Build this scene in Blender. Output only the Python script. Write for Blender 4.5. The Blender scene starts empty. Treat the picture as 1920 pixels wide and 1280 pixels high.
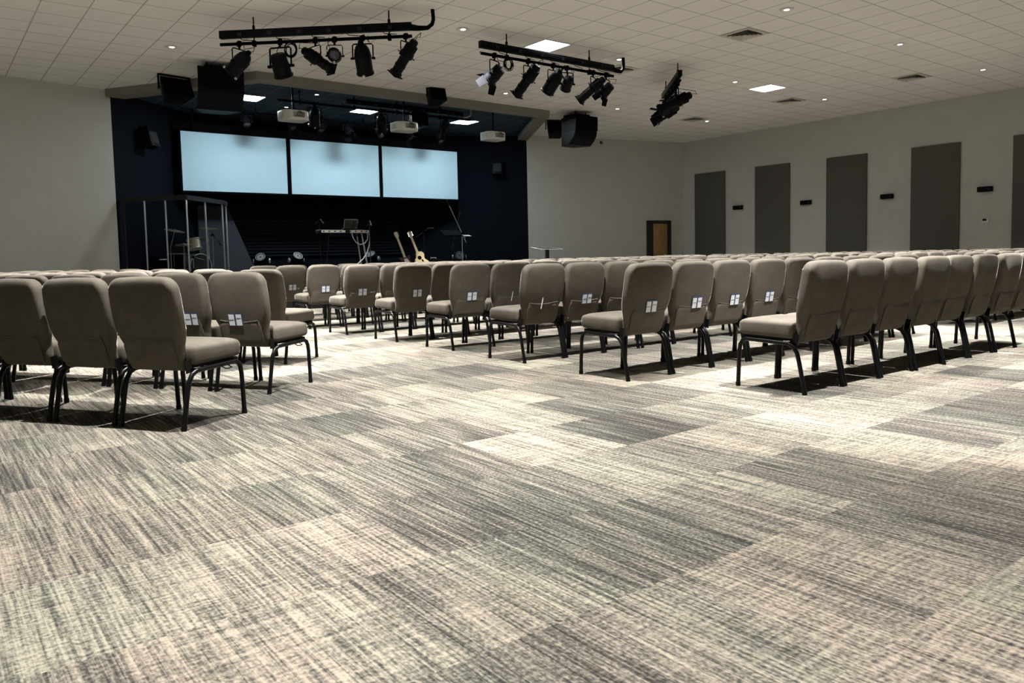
import bpy, bmesh, math, random
from mathutils import Vector, Matrix, Euler, Quaternion

random.seed(7)
S = bpy.context.scene
COL = S.collection
PI = math.pi
R = math.radians

# ------------------------------------------------------------------ camera, world, exposure
CAM_H = 0.97
cd = bpy.data.cameras.new('camera')
cam = bpy.data.objects.new('camera', cd)
COL.objects.link(cam)
S.camera = cam
cd.sensor_fit = 'HORIZONTAL'
cd.sensor_width = 36.0
cd.lens = 1450.13 / 1920.0 * 36.0
cd.shift_y = -(640.0 - 581.72) / 1920.0
cd.clip_start = 0.05
cd.clip_end = 200
# axes of the camera in the room: right, down, forward (X runs along the stage, Y towards it)
_r = Vector((0.79193089, -0.61022176, -0.02179155))
_d = Vector((-0.06012548, -0.04241531, -0.99728926))
_f = Vector((0.60764331, 0.7910944, -0.07027987))
M = Matrix.Identity(4)
for i in range(3):
    M[i][0] = _r[i]
    M[i][1] = -_d[i]
    M[i][2] = -_f[i]
M[0][3], M[1][3], M[2][3] = 0.0, 0.0, CAM_H
cam.matrix_world = M

w = bpy.data.worlds.new('world')
S.world = w
w.use_nodes = True
w.node_tree.nodes['Background'].inputs[0].default_value = (0.5, 0.52, 0.55, 1)
w.node_tree.nodes['Background'].inputs[1].default_value = 0.0

S.view_settings.view_transform = 'Standard'
S.view_settings.look = 'None'
S.view_settings.gamma = 1.0
S.view_settings.use_curve_mapping = False
S.view_settings.exposure = 0.08
try:
    S.cycles.use_denoising = True
    S.cycles.max_bounces = 10
    S.cycles.diffuse_bounces = 6
    S.cycles.transparent_max_bounces = 16
    S.cycles.caustics_reflective = False
    S.cycles.caustics_refractive = False
    S.cycles.sample_clamp_indirect = 4.0
except Exception:
    pass

DOWNLIGHT_W = 4500.0       # each recessed lamp in the hall
REAR_FILL_W = 1750.0            # unseen lamps added to brighten the open floor
STAGE_DOWN_W = 90.0
PANEL_L = 26.0            # square troffers in the hall
STAGE_PANEL_L = 85.0      # square troffers over the stage
CEIL = 4.74
CX = 9.27                 # centre line of the hall
TILE = 0.61

# ------------------------------------------------------------------ materials
def mat(name, rgb, rough=0.6, metal=0.0, spec=0.5, noise=0.0, nscale=40.0, bump=0.0, emit=None, es=0.0, sheen=0.0):
    m = bpy.data.materials.new(name)
    m.use_nodes = True
    nt = m.node_tree
    b = nt.nodes['Principled BSDF']
    b.inputs['Base Color'].default_value = (*rgb, 1)
    b.inputs['Roughness'].default_value = rough
    b.inputs['Metallic'].default_value = metal
    b.inputs['Specular IOR Level'].default_value = spec
    if sheen:
        b.inputs['Sheen Weight'].default_value = sheen
    if noise or bump:
        tc = nt.nodes.new('ShaderNodeTexCoord')
        n = nt.nodes.new('ShaderNodeTexNoise')
        n.inputs['Scale'].default_value = nscale
        n.inputs['Detail'].default_value = 3
        nt.links.new(tc.outputs['Object'], n.inputs['Vector'])
        if noise:
            r = nt.nodes.new('ShaderNodeValToRGB')
            r.color_ramp.elements[0].position = 0.3
            r.color_ramp.elements[1].position = 0.7
            r.color_ramp.elements[0].color = (*[c * (1 - noise) for c in rgb], 1)
            r.color_ramp.elements[1].color = (*[min(1, c * (1 + noise)) for c in rgb], 1)
            nt.links.new(n.outputs['Fac'], r.inputs['Fac'])
            nt.links.new(r.outputs['Color'], b.inputs['Base Color'])
        if bump:
            bp = nt.nodes.new('ShaderNodeBump')
            bp.inputs['Strength'].default_value = bump
            bp.inputs['Distance'].default_value = 0.004
            nt.links.new(n.outputs['Fac'], bp.inputs['Height'])
            nt.links.new(bp.outputs['Normal'], b.inputs['Normal'])
    if emit:
        b.inputs['Emission Color'].default_value = (*emit, 1)
        b.inputs['Emission Strength'].default_value = es
    return m

class NT:
    """small node-graph helper"""
    def __init__(self, m):
        m.use_nodes = True
        self.t = m.node_tree
        self.b = self.t.nodes['Principled BSDF']
    def n(self, typ, **kw):
        x = self.t.nodes.new(typ)
        for k, v in kw.items():
            setattr(x, k, v)
        return x
    def link(self, a, b):
        self.t.links.new(a, b)
    def math(self, op, a, b=None, c=None):
        x = self.n('ShaderNodeMath', operation=op)
        for i, v in enumerate((a, b, c)):
            if v is None:
                continue
            if isinstance(v, (int, float)):
                x.inputs[i].default_value = v
            else:
                self.link(v, x.inputs[i])
        return x.outputs[0]
    def comb(self, a, b, c):
        x = self.n('ShaderNodeCombineXYZ')
        for i, v in enumerate((a, b, c)):
            if isinstance(v, (int, float)):
                x.inputs[i].default_value = v
            else:
                self.link(v, x.inputs[i])
        return x.outputs[0]
    def xyz(self):
        g = self.n('ShaderNodeNewGeometry')
        s = self.n('ShaderNodeSeparateXYZ')
        self.link(g.outputs['Position'], s.inputs[0])
        return s.outputs
    def noise(self, vec, scale=1.0, detail=2.0, rough=0.5):
        x = self.n('ShaderNodeTexNoise')
        x.inputs['Scale'].default_value = scale
        x.inputs['Detail'].default_value = detail
        x.inputs['Roughness'].default_value = rough
        self.link(vec, x.inputs['Vector'])
        return x.outputs['Fac']
    def white(self, vec):
        x = self.n('ShaderNodeTexWhiteNoise', noise_dimensions='3D')
        self.link(vec, x.inputs['Vector'])
        return x.outputs['Value']
    def ramp(self, fac, stops):
        x = self.n('ShaderNodeValToRGB')
        e = x.color_ramp.elements
        while len(e) < len(stops):
            e.new(0.5)
        for i, (p, c) in enumerate(stops):
            e[i].position = p
            e[i].color = (*c, 1)
        self.link(fac, x.inputs['Fac'])
        return x.outputs['Color']

def carpet_material():
    m = bpy.data.materials.new('carpet_tile')
    g = NT(m)
    x, y, z = g.xyz()
    row = g.math('FLOOR', g.math('DIVIDE', g.math('ADD', y, -0.299), 0.6045))
    half = g.math('MULTIPLY', g.math('MODULO', g.math('ABSOLUTE', row), 2.0), 0.5)
    col = g.math('FLOOR', g.math('ADD', g.math('DIVIDE', g.math('ADD', x, -0.37), 0.609), half))
    cell = g.white(g.comb(col, row, 3.7))
    seed = g.math('MULTIPLY', row, 7.31)
    soft = g.noise(g.comb(g.math('MULTIPLY', x, 1.5), seed, g.math('MULTIPLY', y, 0.35)), 1.0, 2.0)
    wide = g.noise(g.comb(x, y, 9.0), 0.55, 2.0)
    tone = g.math('ADD', g.math('ADD', g.math('MULTIPLY', cell, 0.40), g.math('MULTIPLY', soft, 0.68)), g.math('MULTIPLY', wide, 0.3))
    tone = g.math('ADD', tone, -0.22)          # about 0..1
    # lines of pile running along Y, broken along their length
    fine = g.noise(g.comb(g.math('MULTIPLY', x, 92.0), g.math('MULTIPLY', seed, 3.0), g.math('MULTIPLY', y, 2.2)), 1.0, 2.0, 0.6)
    broad = g.noise(g.comb(g.math('MULTIPLY', x, 24.0), seed, g.math('MULTIPLY', y, 1.2)), 1.0, 1.0)
    knots = g.noise(g.comb(g.math('MULTIPLY', x, 95.0), g.math('MULTIPLY', y, 72.0), 0.0), 1.0, 1.5)
    ribs = g.noise(g.comb(g.math('MULTIPLY', x, 6.0), g.math('MULTIPLY', y, 62.0), seed), 1.0, 1.5)
    lines = g.math('ADD', g.math('MULTIPLY', g.math('SUBTRACT', fine, 0.5), 1.75), g.math('MULTIPLY', g.math('SUBTRACT', broad, 0.5), 0.38))
    hatch = g.math('MULTIPLY', g.math('MULTIPLY', g.math('SUBTRACT', ribs, 0.5), 2.6), g.math('MAXIMUM', g.math('SUBTRACT', tone, 0.30), 0.0))
    v = g.math('ADD', tone, lines)
    v = g.math('ADD', v, hatch)
    v = g.math('ADD', v, g.math('MULTIPLY', g.math('SUBTRACT', knots, 0.5), 1.25))
    c = g.ramp(v, [(0.0, (0.018, 0.018, 0.0165)), (0.33, (0.062, 0.0595, 0.053)), (0.62, (0.138, 0.126, 0.108)), (1.0, (0.245, 0.221, 0.183))])
    hue = g.noise(g.comb(x, g.math('ADD', g.math('MULTIPLY', y, 0.25), seed), 21.0), 2.2, 1.0)
    mx = g.n('ShaderNodeMixRGB', blend_type='MULTIPLY')
    mx.inputs[0].default_value = 1.0
    g.link(c, mx.inputs[1])
    g.link(g.ramp(hue, [(0.32, (0.97, 1.0, 0.92)), (0.5, (1.0, 0.97, 0.91)), (0.68, (1.0, 0.93, 0.88))]), mx.inputs[2])
    g.link(mx.outputs[0], g.b.inputs['Base Color'])
    g.b.inputs['Roughness'].default_value = 0.95
    g.b.inputs['Specular IOR Level'].default_value = 0.15
    bp = g.n('ShaderNodeBump')
    bp.inputs['Strength'].default_value = 0.35
    bp.inputs['Distance'].default_value = 0.004
    g.link(v, bp.inputs['Height'])
    g.link(bp.outputs['Normal'], g.b.inputs['Normal'])
    return m

def ceiling_material(name, base, line, lw=0.009):
    m = bpy.data.materials.new(name)
    g = NT(m)
    x, y, z = g.xyz()
    def edge(v, off):
        fr = g.math('FRACT', g.math('DIVIDE', g.math('ADD', v, off), TILE))
        d = g.math('MULTIPLY', g.math('MINIMUM', fr, g.math('SUBTRACT', 1.0, fr)), TILE)
        return g.math('LESS_THAN', d, lw), fr
    ex, fx = edge(x, TILE / 2 - CX + 61)
    ey, fy = edge(y, TILE / 2 - 10.85 + 61)
    e = g.math('MAXIMUM', ex, ey)
    ix = g.math('FLOOR', g.math('DIVIDE', g.math('ADD', x, TILE / 2 - CX + 61), TILE))
    iy = g.math('FLOOR', g.math('DIVIDE', g.math('ADD', y, TILE / 2 - 10.85 + 61), TILE))
    cell = g.white(g.comb(ix, iy, 1.3))
    grain = g.noise(g.comb(x, y, z), 90.0, 3.0)
    tint = g.math('ADD', g.math('MULTIPLY', cell, 0.07), g.math('MULTIPLY', grain, 0.05))
    mx = g.n('ShaderNodeMixRGB')
    g.link(g.ramp(tint, [(0.0, tuple(c * 0.95 for c in base)), (0.12, base)]), mx.inputs[1])
    mx.inputs[2].default_value = (*line, 1)
    g.link(e, mx.inputs[0])
    g.link(mx.outputs[0], g.b.inputs['Base Color'])
    g.b.inputs['Roughness'].default_value = 0.9
    g.b.inputs['Specular IOR Level'].default_value = 0.1
    return m

def fabric_material():
    m = bpy.data.materials.new('taupe_fabric')
    g = NT(m)
    tc = g.n('ShaderNodeTexCoord')
    a = g.noise(tc.outputs['Object'], 260.0, 2.0)
    b2 = g.noise(tc.outputs['Object'], 9.0, 2.0)
    v = g.math('ADD', g.math('MULTIPLY', a, 0.8), g.math('MULTIPLY', b2, 0.35))
    c = g.ramp(v, [(0.35, (0.060, 0.051, 0.040)), (0.8, (0.122, 0.107, 0.086))])
    g.link(c, g.b.inputs['Base Color'])
    g.b.inputs['Roughness'].default_value = 0.92
    g.b.inputs['Specular IOR Level'].default_value = 0.2
    g.b.inputs['Sheen Weight'].default_value = 0.4
    g.b.inputs['Sheen Roughness'].default_value = 0.2
    g.b.inputs['Sheen Tint'].default_value = (1.0, 0.95, 0.86, 1)
    bp = g.n('ShaderNodeBump')
    bp.inputs['Strength'].default_value = 0.25
    bp.inputs['Distance'].default_value = 0.003
    g.link(a, bp.inputs['Height'])
    g.link(bp.outputs['Normal'], g.b.inputs['Normal'])
    return m

def wood_material(name, c0, c1):
    m = bpy.data.materials.new(name)
    g = NT(m)
    tc = g.n('ShaderNodeTexCoord')
    mp = g.n('ShaderNodeMapping')
    mp.inputs['Scale'].default_value = (14, 14, 1.2)
    g.link(tc.outputs['Object'], mp.inputs['Vector'])
    f = g.noise(mp.outputs['Vector'], 1.5, 4.0)
    g.link(g.ramp(f, [(0.3, c0), (0.7, c1)]), g.b.inputs['Base Color'])
    g.b.inputs['Roughness'].default_value = 0.45
    return m

def clear_material(name, tint, gloss=0.8, rough=0.05):
    m = bpy.data.materials.new(name)
    m.use_nodes = True
    t = m.node_tree
    t.nodes.remove(t.nodes['Principled BSDF'])
    o = t.nodes['Material Output']
    tr = t.nodes.new('ShaderNodeBsdfTransparent')
    tr.inputs[0].default_value = (*tint, 1)
    gl = t.nodes.new('ShaderNodeBsdfGlossy')
    gl.inputs['Roughness'].default_value = rough
    fr = t.nodes.new('ShaderNodeFresnel')
    fr.inputs[0].default_value = 1.45
    mx = t.nodes.new('ShaderNodeMixShader')
    ge = t.nodes.new('ShaderNodeNewGeometry')
    inv = t.nodes.new('ShaderNodeMath')
    inv.operation = 'SUBTRACT'
    inv.inputs[0].default_value = 1.0
    t.links.new(ge.outputs['Backfacing'], inv.inputs[1])
    mul = t.nodes.new('ShaderNodeMath')
    mul.operation = 'MULTIPLY'
    dim = t.nodes.new('ShaderNodeMath')
    dim.operation = 'MULTIPLY'
    dim.inputs[1].default_value = gloss
    t.links.new(fr.outputs[0], dim.inputs[0])
    t.links.new(dim.outputs[0], mul.inputs[0])
    t.links.new(inv.outputs[0], mul.inputs[1])
    t.links.new(mul.outputs[0], mx.inputs[0])
    t.links.new(tr.outputs[0], mx.inputs[1])
    t.links.new(gl.outputs[0], mx.inputs[2])
    t.links.new(mx.outputs[0], o.inputs[0])
    return m

MT = {
    'carpet': carpet_material(),
    'ceiling': ceiling_material('ceiling_tile', (0.90, 0.89, 0.875), (0.45, 0.44, 0.42)),
    'ceiling_dark': ceiling_material('navy_ceiling_tile', (0.034, 0.050, 0.068), (0.12, 0.15, 0.18)),
    'wall': mat('grey_wall_paint', (0.53, 0.53, 0.51), 0.85, noise=0.03, nscale=3.0),
    'soffit': mat('taupe_soffit_paint', (0.20, 0.188, 0.165), 0.85, noise=0.03, nscale=3.0),
    'navy': mat('navy_wall_paint', (0.0022, 0.0042, 0.0085), 0.85, spec=0.1, noise=0.06, nscale=5.0),
    'navy_slat': mat('navy_slat', (0.0022, 0.0048, 0.0090), 0.6, spec=0.2),
    'stage': mat('black_stage_carpet', (0.006, 0.0065, 0.008), 0.95, noise=0.2, nscale=60),
    'fabric': fabric_material(),
    'piping': mat('piping_taupe', (0.14, 0.127, 0.105), 0.8),
    'black_metal': mat('black_powder_coat', (0.003, 0.003, 0.0034), 0.30, 0.0, 0.18),
    'black_satin': mat('black_satin', (0.0035, 0.004, 0.0058), 0.42, 0.0, 0.07),
    'black_matte': mat('black_matte', (0.0032, 0.0034, 0.0045), 0.8, spec=0.03, noise=0.15, nscale=80),
    'dark_grey': mat('dark_grey_plastic', (0.018, 0.019, 0.022), 0.5, spec=0.15),
    'pan': mat('black_dust_cover', (0.006, 0.006, 0.006), 0.9),
    'panel': mat('charcoal_acoustic_fabric', (0.095, 0.091, 0.085), 0.95, noise=0.12, nscale=200, bump=0.2),
    'white': mat('white_paint', (0.78, 0.77, 0.74), 0.5),
    'grille_white': mat('white_louver', (0.55, 0.53, 0.49), 0.5),
    'proj': mat('white_plastic', (0.70, 0.69, 0.66), 0.45),
    'grey': mat('grey_plastic', (0.28, 0.28, 0.27), 0.5),
    'screen': mat('projection_screen', (0.47, 0.67, 0.78), 0.85, spec=0.1),
    'chrome': mat('chrome', (0.75, 0.76, 0.78), 0.18, 1.0),
    'alu': mat('aluminium', (0.55, 0.56, 0.58), 0.4, 0.6),
    'brass': mat('cymbal_bronze', (0.55, 0.45, 0.25), 0.3, 0.9),
    'gold_shell': mat('champagne_sparkle_shell', (0.42, 0.37, 0.24), 0.3, 0.5, noise=0.3, nscale=300),
    'drum_head': mat('drum_head', (0.62, 0.62, 0.58), 0.5),
    'black_head': mat('black_drum_head', (0.02, 0.02, 0.02), 0.4),
    'spruce': mat('spruce_top', (0.80, 0.66, 0.34), 0.35, noise=0.06, nscale=60),
    'maple': mat('maple_neck', (0.72, 0.60, 0.40), 0.4),
    'red_wood': mat('dark_red_lacquer', (0.10, 0.015, 0.015), 0.25),
    'door': wood_material('oak_door', (0.26, 0.145, 0.05), (0.40, 0.24, 0.10)),
    'door_frame': mat('black_door_frame', (0.013, 0.012, 0.013), 0.5),
    'lit_patch': mat('lit_wall_grey', (0.034, 0.037, 0.050), 0.95, noise=0.1, nscale=120),  # tone of the lit wall patch put into the colour
    'card_white': mat('card_white', (0.72, 0.75, 0.80), 0.5),
    'card_blue': mat('card_blue', (0.03, 0.05, 0.10), 0.5),
    'hoop': mat('chrome_hoop', (0.55, 0.55, 0.53), 0.35, 0.35),
    'rim': mat('dull_rim', (0.20, 0.21, 0.22), 0.5, 0.2),
    'lens_dark': mat('dark_lens', (0.006, 0.007, 0.009), 0.5, spec=0.03),
    'lens': mat('glass_lens', (0.10, 0.11, 0.12), 0.08, 0.0, 0.8),
    'screen_lcd': mat('dark_display', (0.01, 0.014, 0.014), 0.12),
    'acrylic': clear_material('clear_acrylic', (0.93, 0.95, 0.96)),
    'acrylic_dark': clear_material('darker_acrylic', (0.74, 0.76, 0.78), 0.10, 0.3),  # the acrylic again with a darker tint
    'lamp_warm': mat('lit_lamp_disc', (0.9, 0.9, 0.88), 0.5, emit=(1.0, 0.97, 0.92), es=14.0),
    'lamp_stage': mat('lit_stage_lamp_disc', (0.9, 0.9, 0.9), 0.5, emit=(0.95, 0.98, 1.0), es=10.0),
    'troffer': mat('lit_troffer_diffuser', (0.9, 0.9, 0.9), 0.5, emit=(0.93, 0.98, 1.0), es=PANEL_L),
    'troffer_stage': mat('lit_stage_troffer', (0.9, 0.9, 0.9), 0.5, emit=(0.86, 0.96, 1.0), es=STAGE_PANEL_L),
    'cable_grey': mat('grey_cable', (0.25, 0.25, 0.26), 0.5),
}

# ------------------------------------------------------------------ mesh helpers
def T(loc=(0, 0, 0), rot=(0, 0, 0), sc=(1, 1, 1)):
    return Matrix.Translation(loc) @ Euler(rot).to_matrix().to_4x4() @ Matrix.Diagonal((*sc, 1))

def aim_matrix(loc, direction, up='Y'):
    q = Vector(direction).normalized().to_track_quat('Z', up)
    return Matrix.Translation(loc) @ q.to_matrix().to_4x4()

class B:
    """collects shapes that make up ONE mesh"""
    def __init__(self):
        self.bm = bmesh.new()
        self.mi = 0
    def _tag(self, faces):
        for f in faces:
            f.material_index = self.mi
    def box(self, c, s, rot=(0, 0, 0), bev=0.0, mx=None):
        m = (mx or Matrix.Identity(4)) @ T(c, rot, s)
        r = bmesh.ops.create_cube(self.bm, size=1.0, matrix=m)
        fs = {f for v in r['verts'] for f in v.link_faces}
        self._tag(fs)
        if bev:
            es = list({e for v in r['verts'] for e in v.link_edges})
            rb = bmesh.ops.bevel(self.bm, geom=es, offset=bev, segments=2, profile=0.5, affect='EDGES')
            self._tag(rb['faces'])
        return self
    def tube(self, pts, r, seg=8, cap=True, closed=False):
        pts = [Vector(p) for p in pts]
        n = len(pts)
        rad = r if isinstance(r, (list, tuple)) else [r] * n
        rings = []
        prev = None
        for i, p in enumerate(pts):
            if closed:
                t = (pts[(i + 1) % n] - pts[i - 1]).normalized()
            else:
                t = (pts[min(i + 1, n - 1)] - pts[max(i - 1, 0)]).normalized()
            if prev is None:
                a = Vector((0, 0, 1)) if abs(t.z) < 0.9 else Vector((1, 0, 0))
                u = t.cross(a).normalized()
            else:
                u = (prev - t * prev.dot(t)).normalized()
            prev = u
            v = t.cross(u)
            rings.append([self.bm.verts.new(p + (u * math.cos(2 * PI * k / seg) + v * math.sin(2 * PI * k / seg)) * rad[i]) for k in range(seg)])
        fs = []
        rr = rings + [rings[0]] if closed else rings
        for a, b in zip(rr[:-1], rr[1:]):
            for k in range(seg):
                fs.append(self.bm.faces.new((a[k], a[(k + 1) % seg], b[(k + 1) % seg], b[k])))
        if cap and not closed:
            fs.append(self.bm.faces.new(rings[0][::-1]))
            fs.append(self.bm.faces.new(rings[-1]))
        self._tag(fs)
        return self
    def cyl(self, p0, p1, r, seg=16):
        return self.tube([p0, p1], r, seg)
    def lathe(self, prof, mx=None, seg=24):
        """prof: (z, r) pairs, turned about local Z"""
        mx = mx or Matrix.Identity(4)
        rings = []
        for z, r in prof:
            if r < 1e-5:
                rings.append([self.bm.verts.new(mx @ Vector((0, 0, z)))])
            else:
                rings.append([self.bm.verts.new(mx @ Vector((r * math.cos(2 * PI * k / seg), r * math.sin(2 * PI * k / seg), z))) for k in range(seg)])
        fs = []
        for a, b in zip(rings[:-1], rings[1:]):
            for k in range(seg):
                q = [a[k % len(a)], a[(k + 1) % len(a)], b[(k + 1) % len(b)], b[k % len(b)]]
                q = [v for i, v in enumerate(q) if v not in q[:i]]
                if len(q) > 2:
                    fs.append(self.bm.faces.new(q))
        for ring, flip in ((rings[0], True), (rings[-1], False)):
            if len(ring) > 1:
                fs.append(self.bm.faces.new(ring[::-1] if flip else ring))
        self._tag(fs)
        return self
    def prism(self, poly, h0, h1, mx=None):
        """2D outline (local XY) between local z h0 and h1"""
        mx = mx or Matrix.Identity(4)
        lo = [self.bm.verts.new(mx @ Vector((x, y, h0))) for x, y in poly]
        hi = [self.bm.verts.new(mx @ Vector((x, y, h1))) for x, y in poly]
        n = len(poly)
        fs = [self.bm.faces.new(lo[::-1]), self.bm.faces.new(hi)]
        for k in range(n):
            fs.append(self.bm.faces.new((lo[k], lo[(k + 1) % n], hi[(k + 1) % n], hi[k])))
        self._tag(fs)
        return self
    def pillow(self, poly, t, er, fn, steps=4, crown=0.0):
        """padded slab: outline poly (2D), thickness t, rounded edge er, fn(u, v, w) -> point"""
        n = len(poly)
        P = [Vector(p) for p in poly]
        nor = []
        for i in range(n):
            e1 = (P[i] - P[i - 1]).normalized()
            e2 = (P[(i + 1) % n] - P[i]).normalized()
            a = Vector((e1.y, -e1.x)) + Vector((e2.y, -e2.x))
            nor.append(a.normalized() / max(0.5, a.length / 2))
        lay = []
        for s in range(steps + 1):
            a = PI / 2 * s / steps
            lay.append((-t / 2 + er * (1 - math.sin(a)), er * (1 - math.cos(a))))
        lay = [(w_, i_) for w_, i_ in lay[::-1]]
        lay2 = [(-w_, i_) for w_, i_ in lay[::-1]]
        rings = []
        for w_, ins in lay + lay2:
            rings.append([self.bm.verts.new(fn(P[k].x - nor[k].x * ins, P[k].y - nor[k].y * ins, w_)) for k in range(n)])
        fs = []
        for a, b in zip(rings[:-1], rings[1:]):
            for k in range(n):
                fs.append(self.bm.faces.new((a[k], a[(k + 1) % n], b[(k + 1) % n], b[k])))
        cen = Vector((sum(p.x for p in P) / n, sum(p.y for p in P) / n))
        for ring, (w_, ins), sgn in ((rings[0], (lay + lay2)[0], -1), (rings[-1], (lay + lay2)[-1], 1)):
            prev = ring
            for q, cr in ((0.85, 0.6), (0.5, 0.95)):
                new = []
                for k in range(n):
                    px, py = P[k].x - nor[k].x * ins, P[k].y - nor[k].y * ins
                    new.append(self.bm.verts.new(fn(cen.x + (px - cen.x) * q, cen.y + (py - cen.y) * q, w_ + sgn * crown * cr)))
                for k in range(n):
                    q4 = (prev[k], prev[(k + 1) % n], new[(k + 1) % n], new[k])
                    fs.append(self.bm.faces.new(q4 if sgn > 0 else q4[::-1]))
                prev = new
            c = self.bm.verts.new(fn(cen.x, cen.y, w_ + sgn * crown))
            for k in range(n):
                q3 = (prev[k], prev[(k + 1) % n], c)
                fs.append(self.bm.faces.new(q3 if sgn > 0 else q3[::-1]))
        self._tag(fs)
        return self

def obj(name, b, m, parent=None, loc=None, rotz=None, smooth=True):
    bm = b.bm
    bmesh.ops.recalc_face_normals(bm, faces=bm.faces)
    me = bpy.data.meshes.new(name)
    bm.to_mesh(me)
    bm.free()
    for x in (m if isinstance(m, (list, tuple)) else [m]):
        me.materials.append(MT[x] if isinstance(x, str) else x)
    if smooth:
        me.polygons.foreach_set('use_smooth', [True] * len(me.polygons))
        me.set_sharp_from_angle(angle=R(38))
    o = bpy.data.objects.new(name, me)
    COL.objects.link(o)
    if parent is not None:
        o.parent = parent
    if loc is not None:
        o.location = loc
    if rotz is not None:
        o.rotation_euler = (0, 0, rotz)
    return o

def tag(o, label, cat, group=None):
    o['label'] = label
    o['category'] = cat
    if group:
        o['group'] = group
    return o

def thing(name, label, cat, loc=(0, 0, 0), rotz=0.0, group=None):
    o = bpy.data.objects.new(name, None)
    o.empty_display_size = 0.05
    COL.objects.link(o)
    o.location = loc
    o.rotation_euler = (0, 0, rotz)
    return tag(o, label, cat, group)

def struct(name, b, m, parent=None, smooth=False):
    o = obj(name, b, m, parent, smooth=smooth)
    if parent is None:
        o['kind'] = 'structure'
    return o

def kids(o):
    return [c for c in bpy.data.objects if c.parent is o]

def tree(o):
    return [(c, tree(c)) for c in kids(o)]

def dup(root, sub, loc, rotz, label, group=None, skip=()):
    r = root.copy()
    COL.objects.link(r)
    r.location = loc
    r.rotation_euler = (0, 0, rotz)
    r['label'] = label
    if group:
        r['group'] = group
    def rec(nodes, par):
        for c, s in nodes:
            if c.name.split('.')[0] in skip:
                continue
            d = c.copy()
            COL.objects.link(d)
            d.parent = par
            rec(s, d)
    rec(sub, r)
    return r

ORD = ['first', 'second', 'third', 'fourth', 'fifth', 'sixth', 'seventh', 'eighth', 'ninth', 'tenth', 'eleventh', 'twelfth']

# ------------------------------------------------------------------ the hall
XL, XR = -2.74, 21.28
YB = -5.0
WL0, WL1 = (XL, 17.63), (3.57, 18.80)          # wall beside the stage, drum side
WR0, WR1 = (15.50, 19.24), (XR, 17.79)         # wall beside the stage, door side
SB0, SB1 = (6.3, 21.2), (12.3, 21.2)           # back wall of the stage
ROOM = [(XL, YB), (XR, YB), WR1, WR0, SB1, SB0, WL1, WL0]

struct('floor', B().prism([(XL - .1, YB - .1), (XR + .1, YB - .1), (XR + .1, 21.4), (XL - .1, 21.4)], -0.1, 0.0), 'carpet')
struct('ceiling', B().prism([(XL - .1, YB - .1), (XR + .1, YB - .1), (XR + .1, 21.5), (XL - .1, 21.5)], CEIL, CEIL + 0.1), 'ceiling')

def wall(name, a, b, m, z0=0.0, z1=CEIL, th=0.12):
    a, b = Vector(a), Vector(b)
    u = (b - a).normalized()
    nrm = Vector((u.y, -u.x)) * th      # away from the room when walking round it anticlockwise
    a2, b2 = a, b
    return struct(name, B().prism([tuple(a2), tuple(a2 + nrm), tuple(b2 + nrm), tuple(b2)], z0, z1), m)

wall('wall_rear', (XL, YB), (XR, YB), 'wall')
wall('wall_right', (XR, YB), WR1, 'wall')
wall('wall_front_right', WR1, WR0, 'wall')
wall('wall_stage_right', WR0, SB1, 'navy')
wall('wall_stage_back', SB1, SB0, 'navy')
wall('wall_stage_left', SB0, WL1, 'navy')
wall('wall_front_left', WL1, WL0, 'wall')
wall('wall_left', WL0, (XL, YB), 'wall')

# soffit over the stage opening: a painted bulkhead, open inside
SO = [(3.46, 18.70), (5.59, 15.45), (13.38, 15.62), (15.50, 19.20)]
SI = [(3.86, 18.78), (5.76, 15.75), (13.20, 15.92), (15.12, 19.20)]
so = B()
for k in range(3):
    so.prism([SO[k], SO[k + 1], SI[k + 1], SI[k]], CEIL - 0.165, CEIL)
struct('trim_1', so, 'soffit')
struct('ceiling_stage', B().prism([SI[0], SI[1], SI[2], SI[3], (15.4, 19.2), (12.3, 21.2), (6.3, 21.2), (3.6, 18.8)], CEIL - 0.012, CEIL - 0.001), 'ceiling_dark')
# stage platform
STZ = 0.60
st = B().prism([(3.6, 18.75), (5.45, 14.75), (13.35, 14.75), (15.35, 19.2), (12.3, 21.19), (6.3, 21.19)], 0.001, STZ)
o = struct('stage_floor', st, 'stage')
# ribbed cladding on the lower back wall
rb = B()
for k in range(11):
    rb.box((9.3, 21.17, 1.22 + 0.085 * k), (5.3, 0.05, 0.055))
rb.box((9.3, 21.16, 1.13), (5.6, 0.08, 0.05))
struct('trim_2', rb, 'navy_slat')
# baseboards
bbm = 'black_matte'
def base(name, a, b):
    a, b = Vector(a), Vector(b)
    u = (b - a).normalized()
    n = Vector((-u.y, u.x)) * 0.012
    struct(name, B().prism([tuple(a), tuple(b), tuple(b + n), tuple(a + n)], 0.001, 0.10), bbm)
base('baseboard_right', (XR, YB), WR1)
base('baseboard_front_right', WR1, WR0)
base('baseboard_front_left', WL1, WL0)

# door in the wall beside the stage
def on_wall(a, b, t):
    a, b = Vector(a), Vector(b)
    return a + (b - a) * t
du = (Vector(WR1) - Vector(WR0)).normalized()
dn = Vector((du.y, -du.x))           # into the hall
if dn.y > 0:
    dn = -dn
dang = math.atan2(du.y, du.x)
dc = Vector((20.26, 18.045))
D = bpy.data.objects.new('door_1', None)
COL.objects.link(D)
D.location = (dc.x, dc.y, 0)
D.rotation_euler = (0, 0, dang)      # local X along the wall, local -Y into the hall
D['kind'] = 'structure'
fr = B()
fr.box((-0.445, -0.03, 1.03), (0.07, 0.10, 2.06)).box((0.41, -0.03, 1.03), (0.14, 0.10, 2.06)).box((0, -0.03, 2.02), (0.95, 0.10, 0.09))
obj('door_frame', fr, 'door_frame', D)
obj('door_recess', B().box((-0.03, 0.004, 0.99), (0.78, 0.012, 1.97)), 'door_frame', D)
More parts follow.
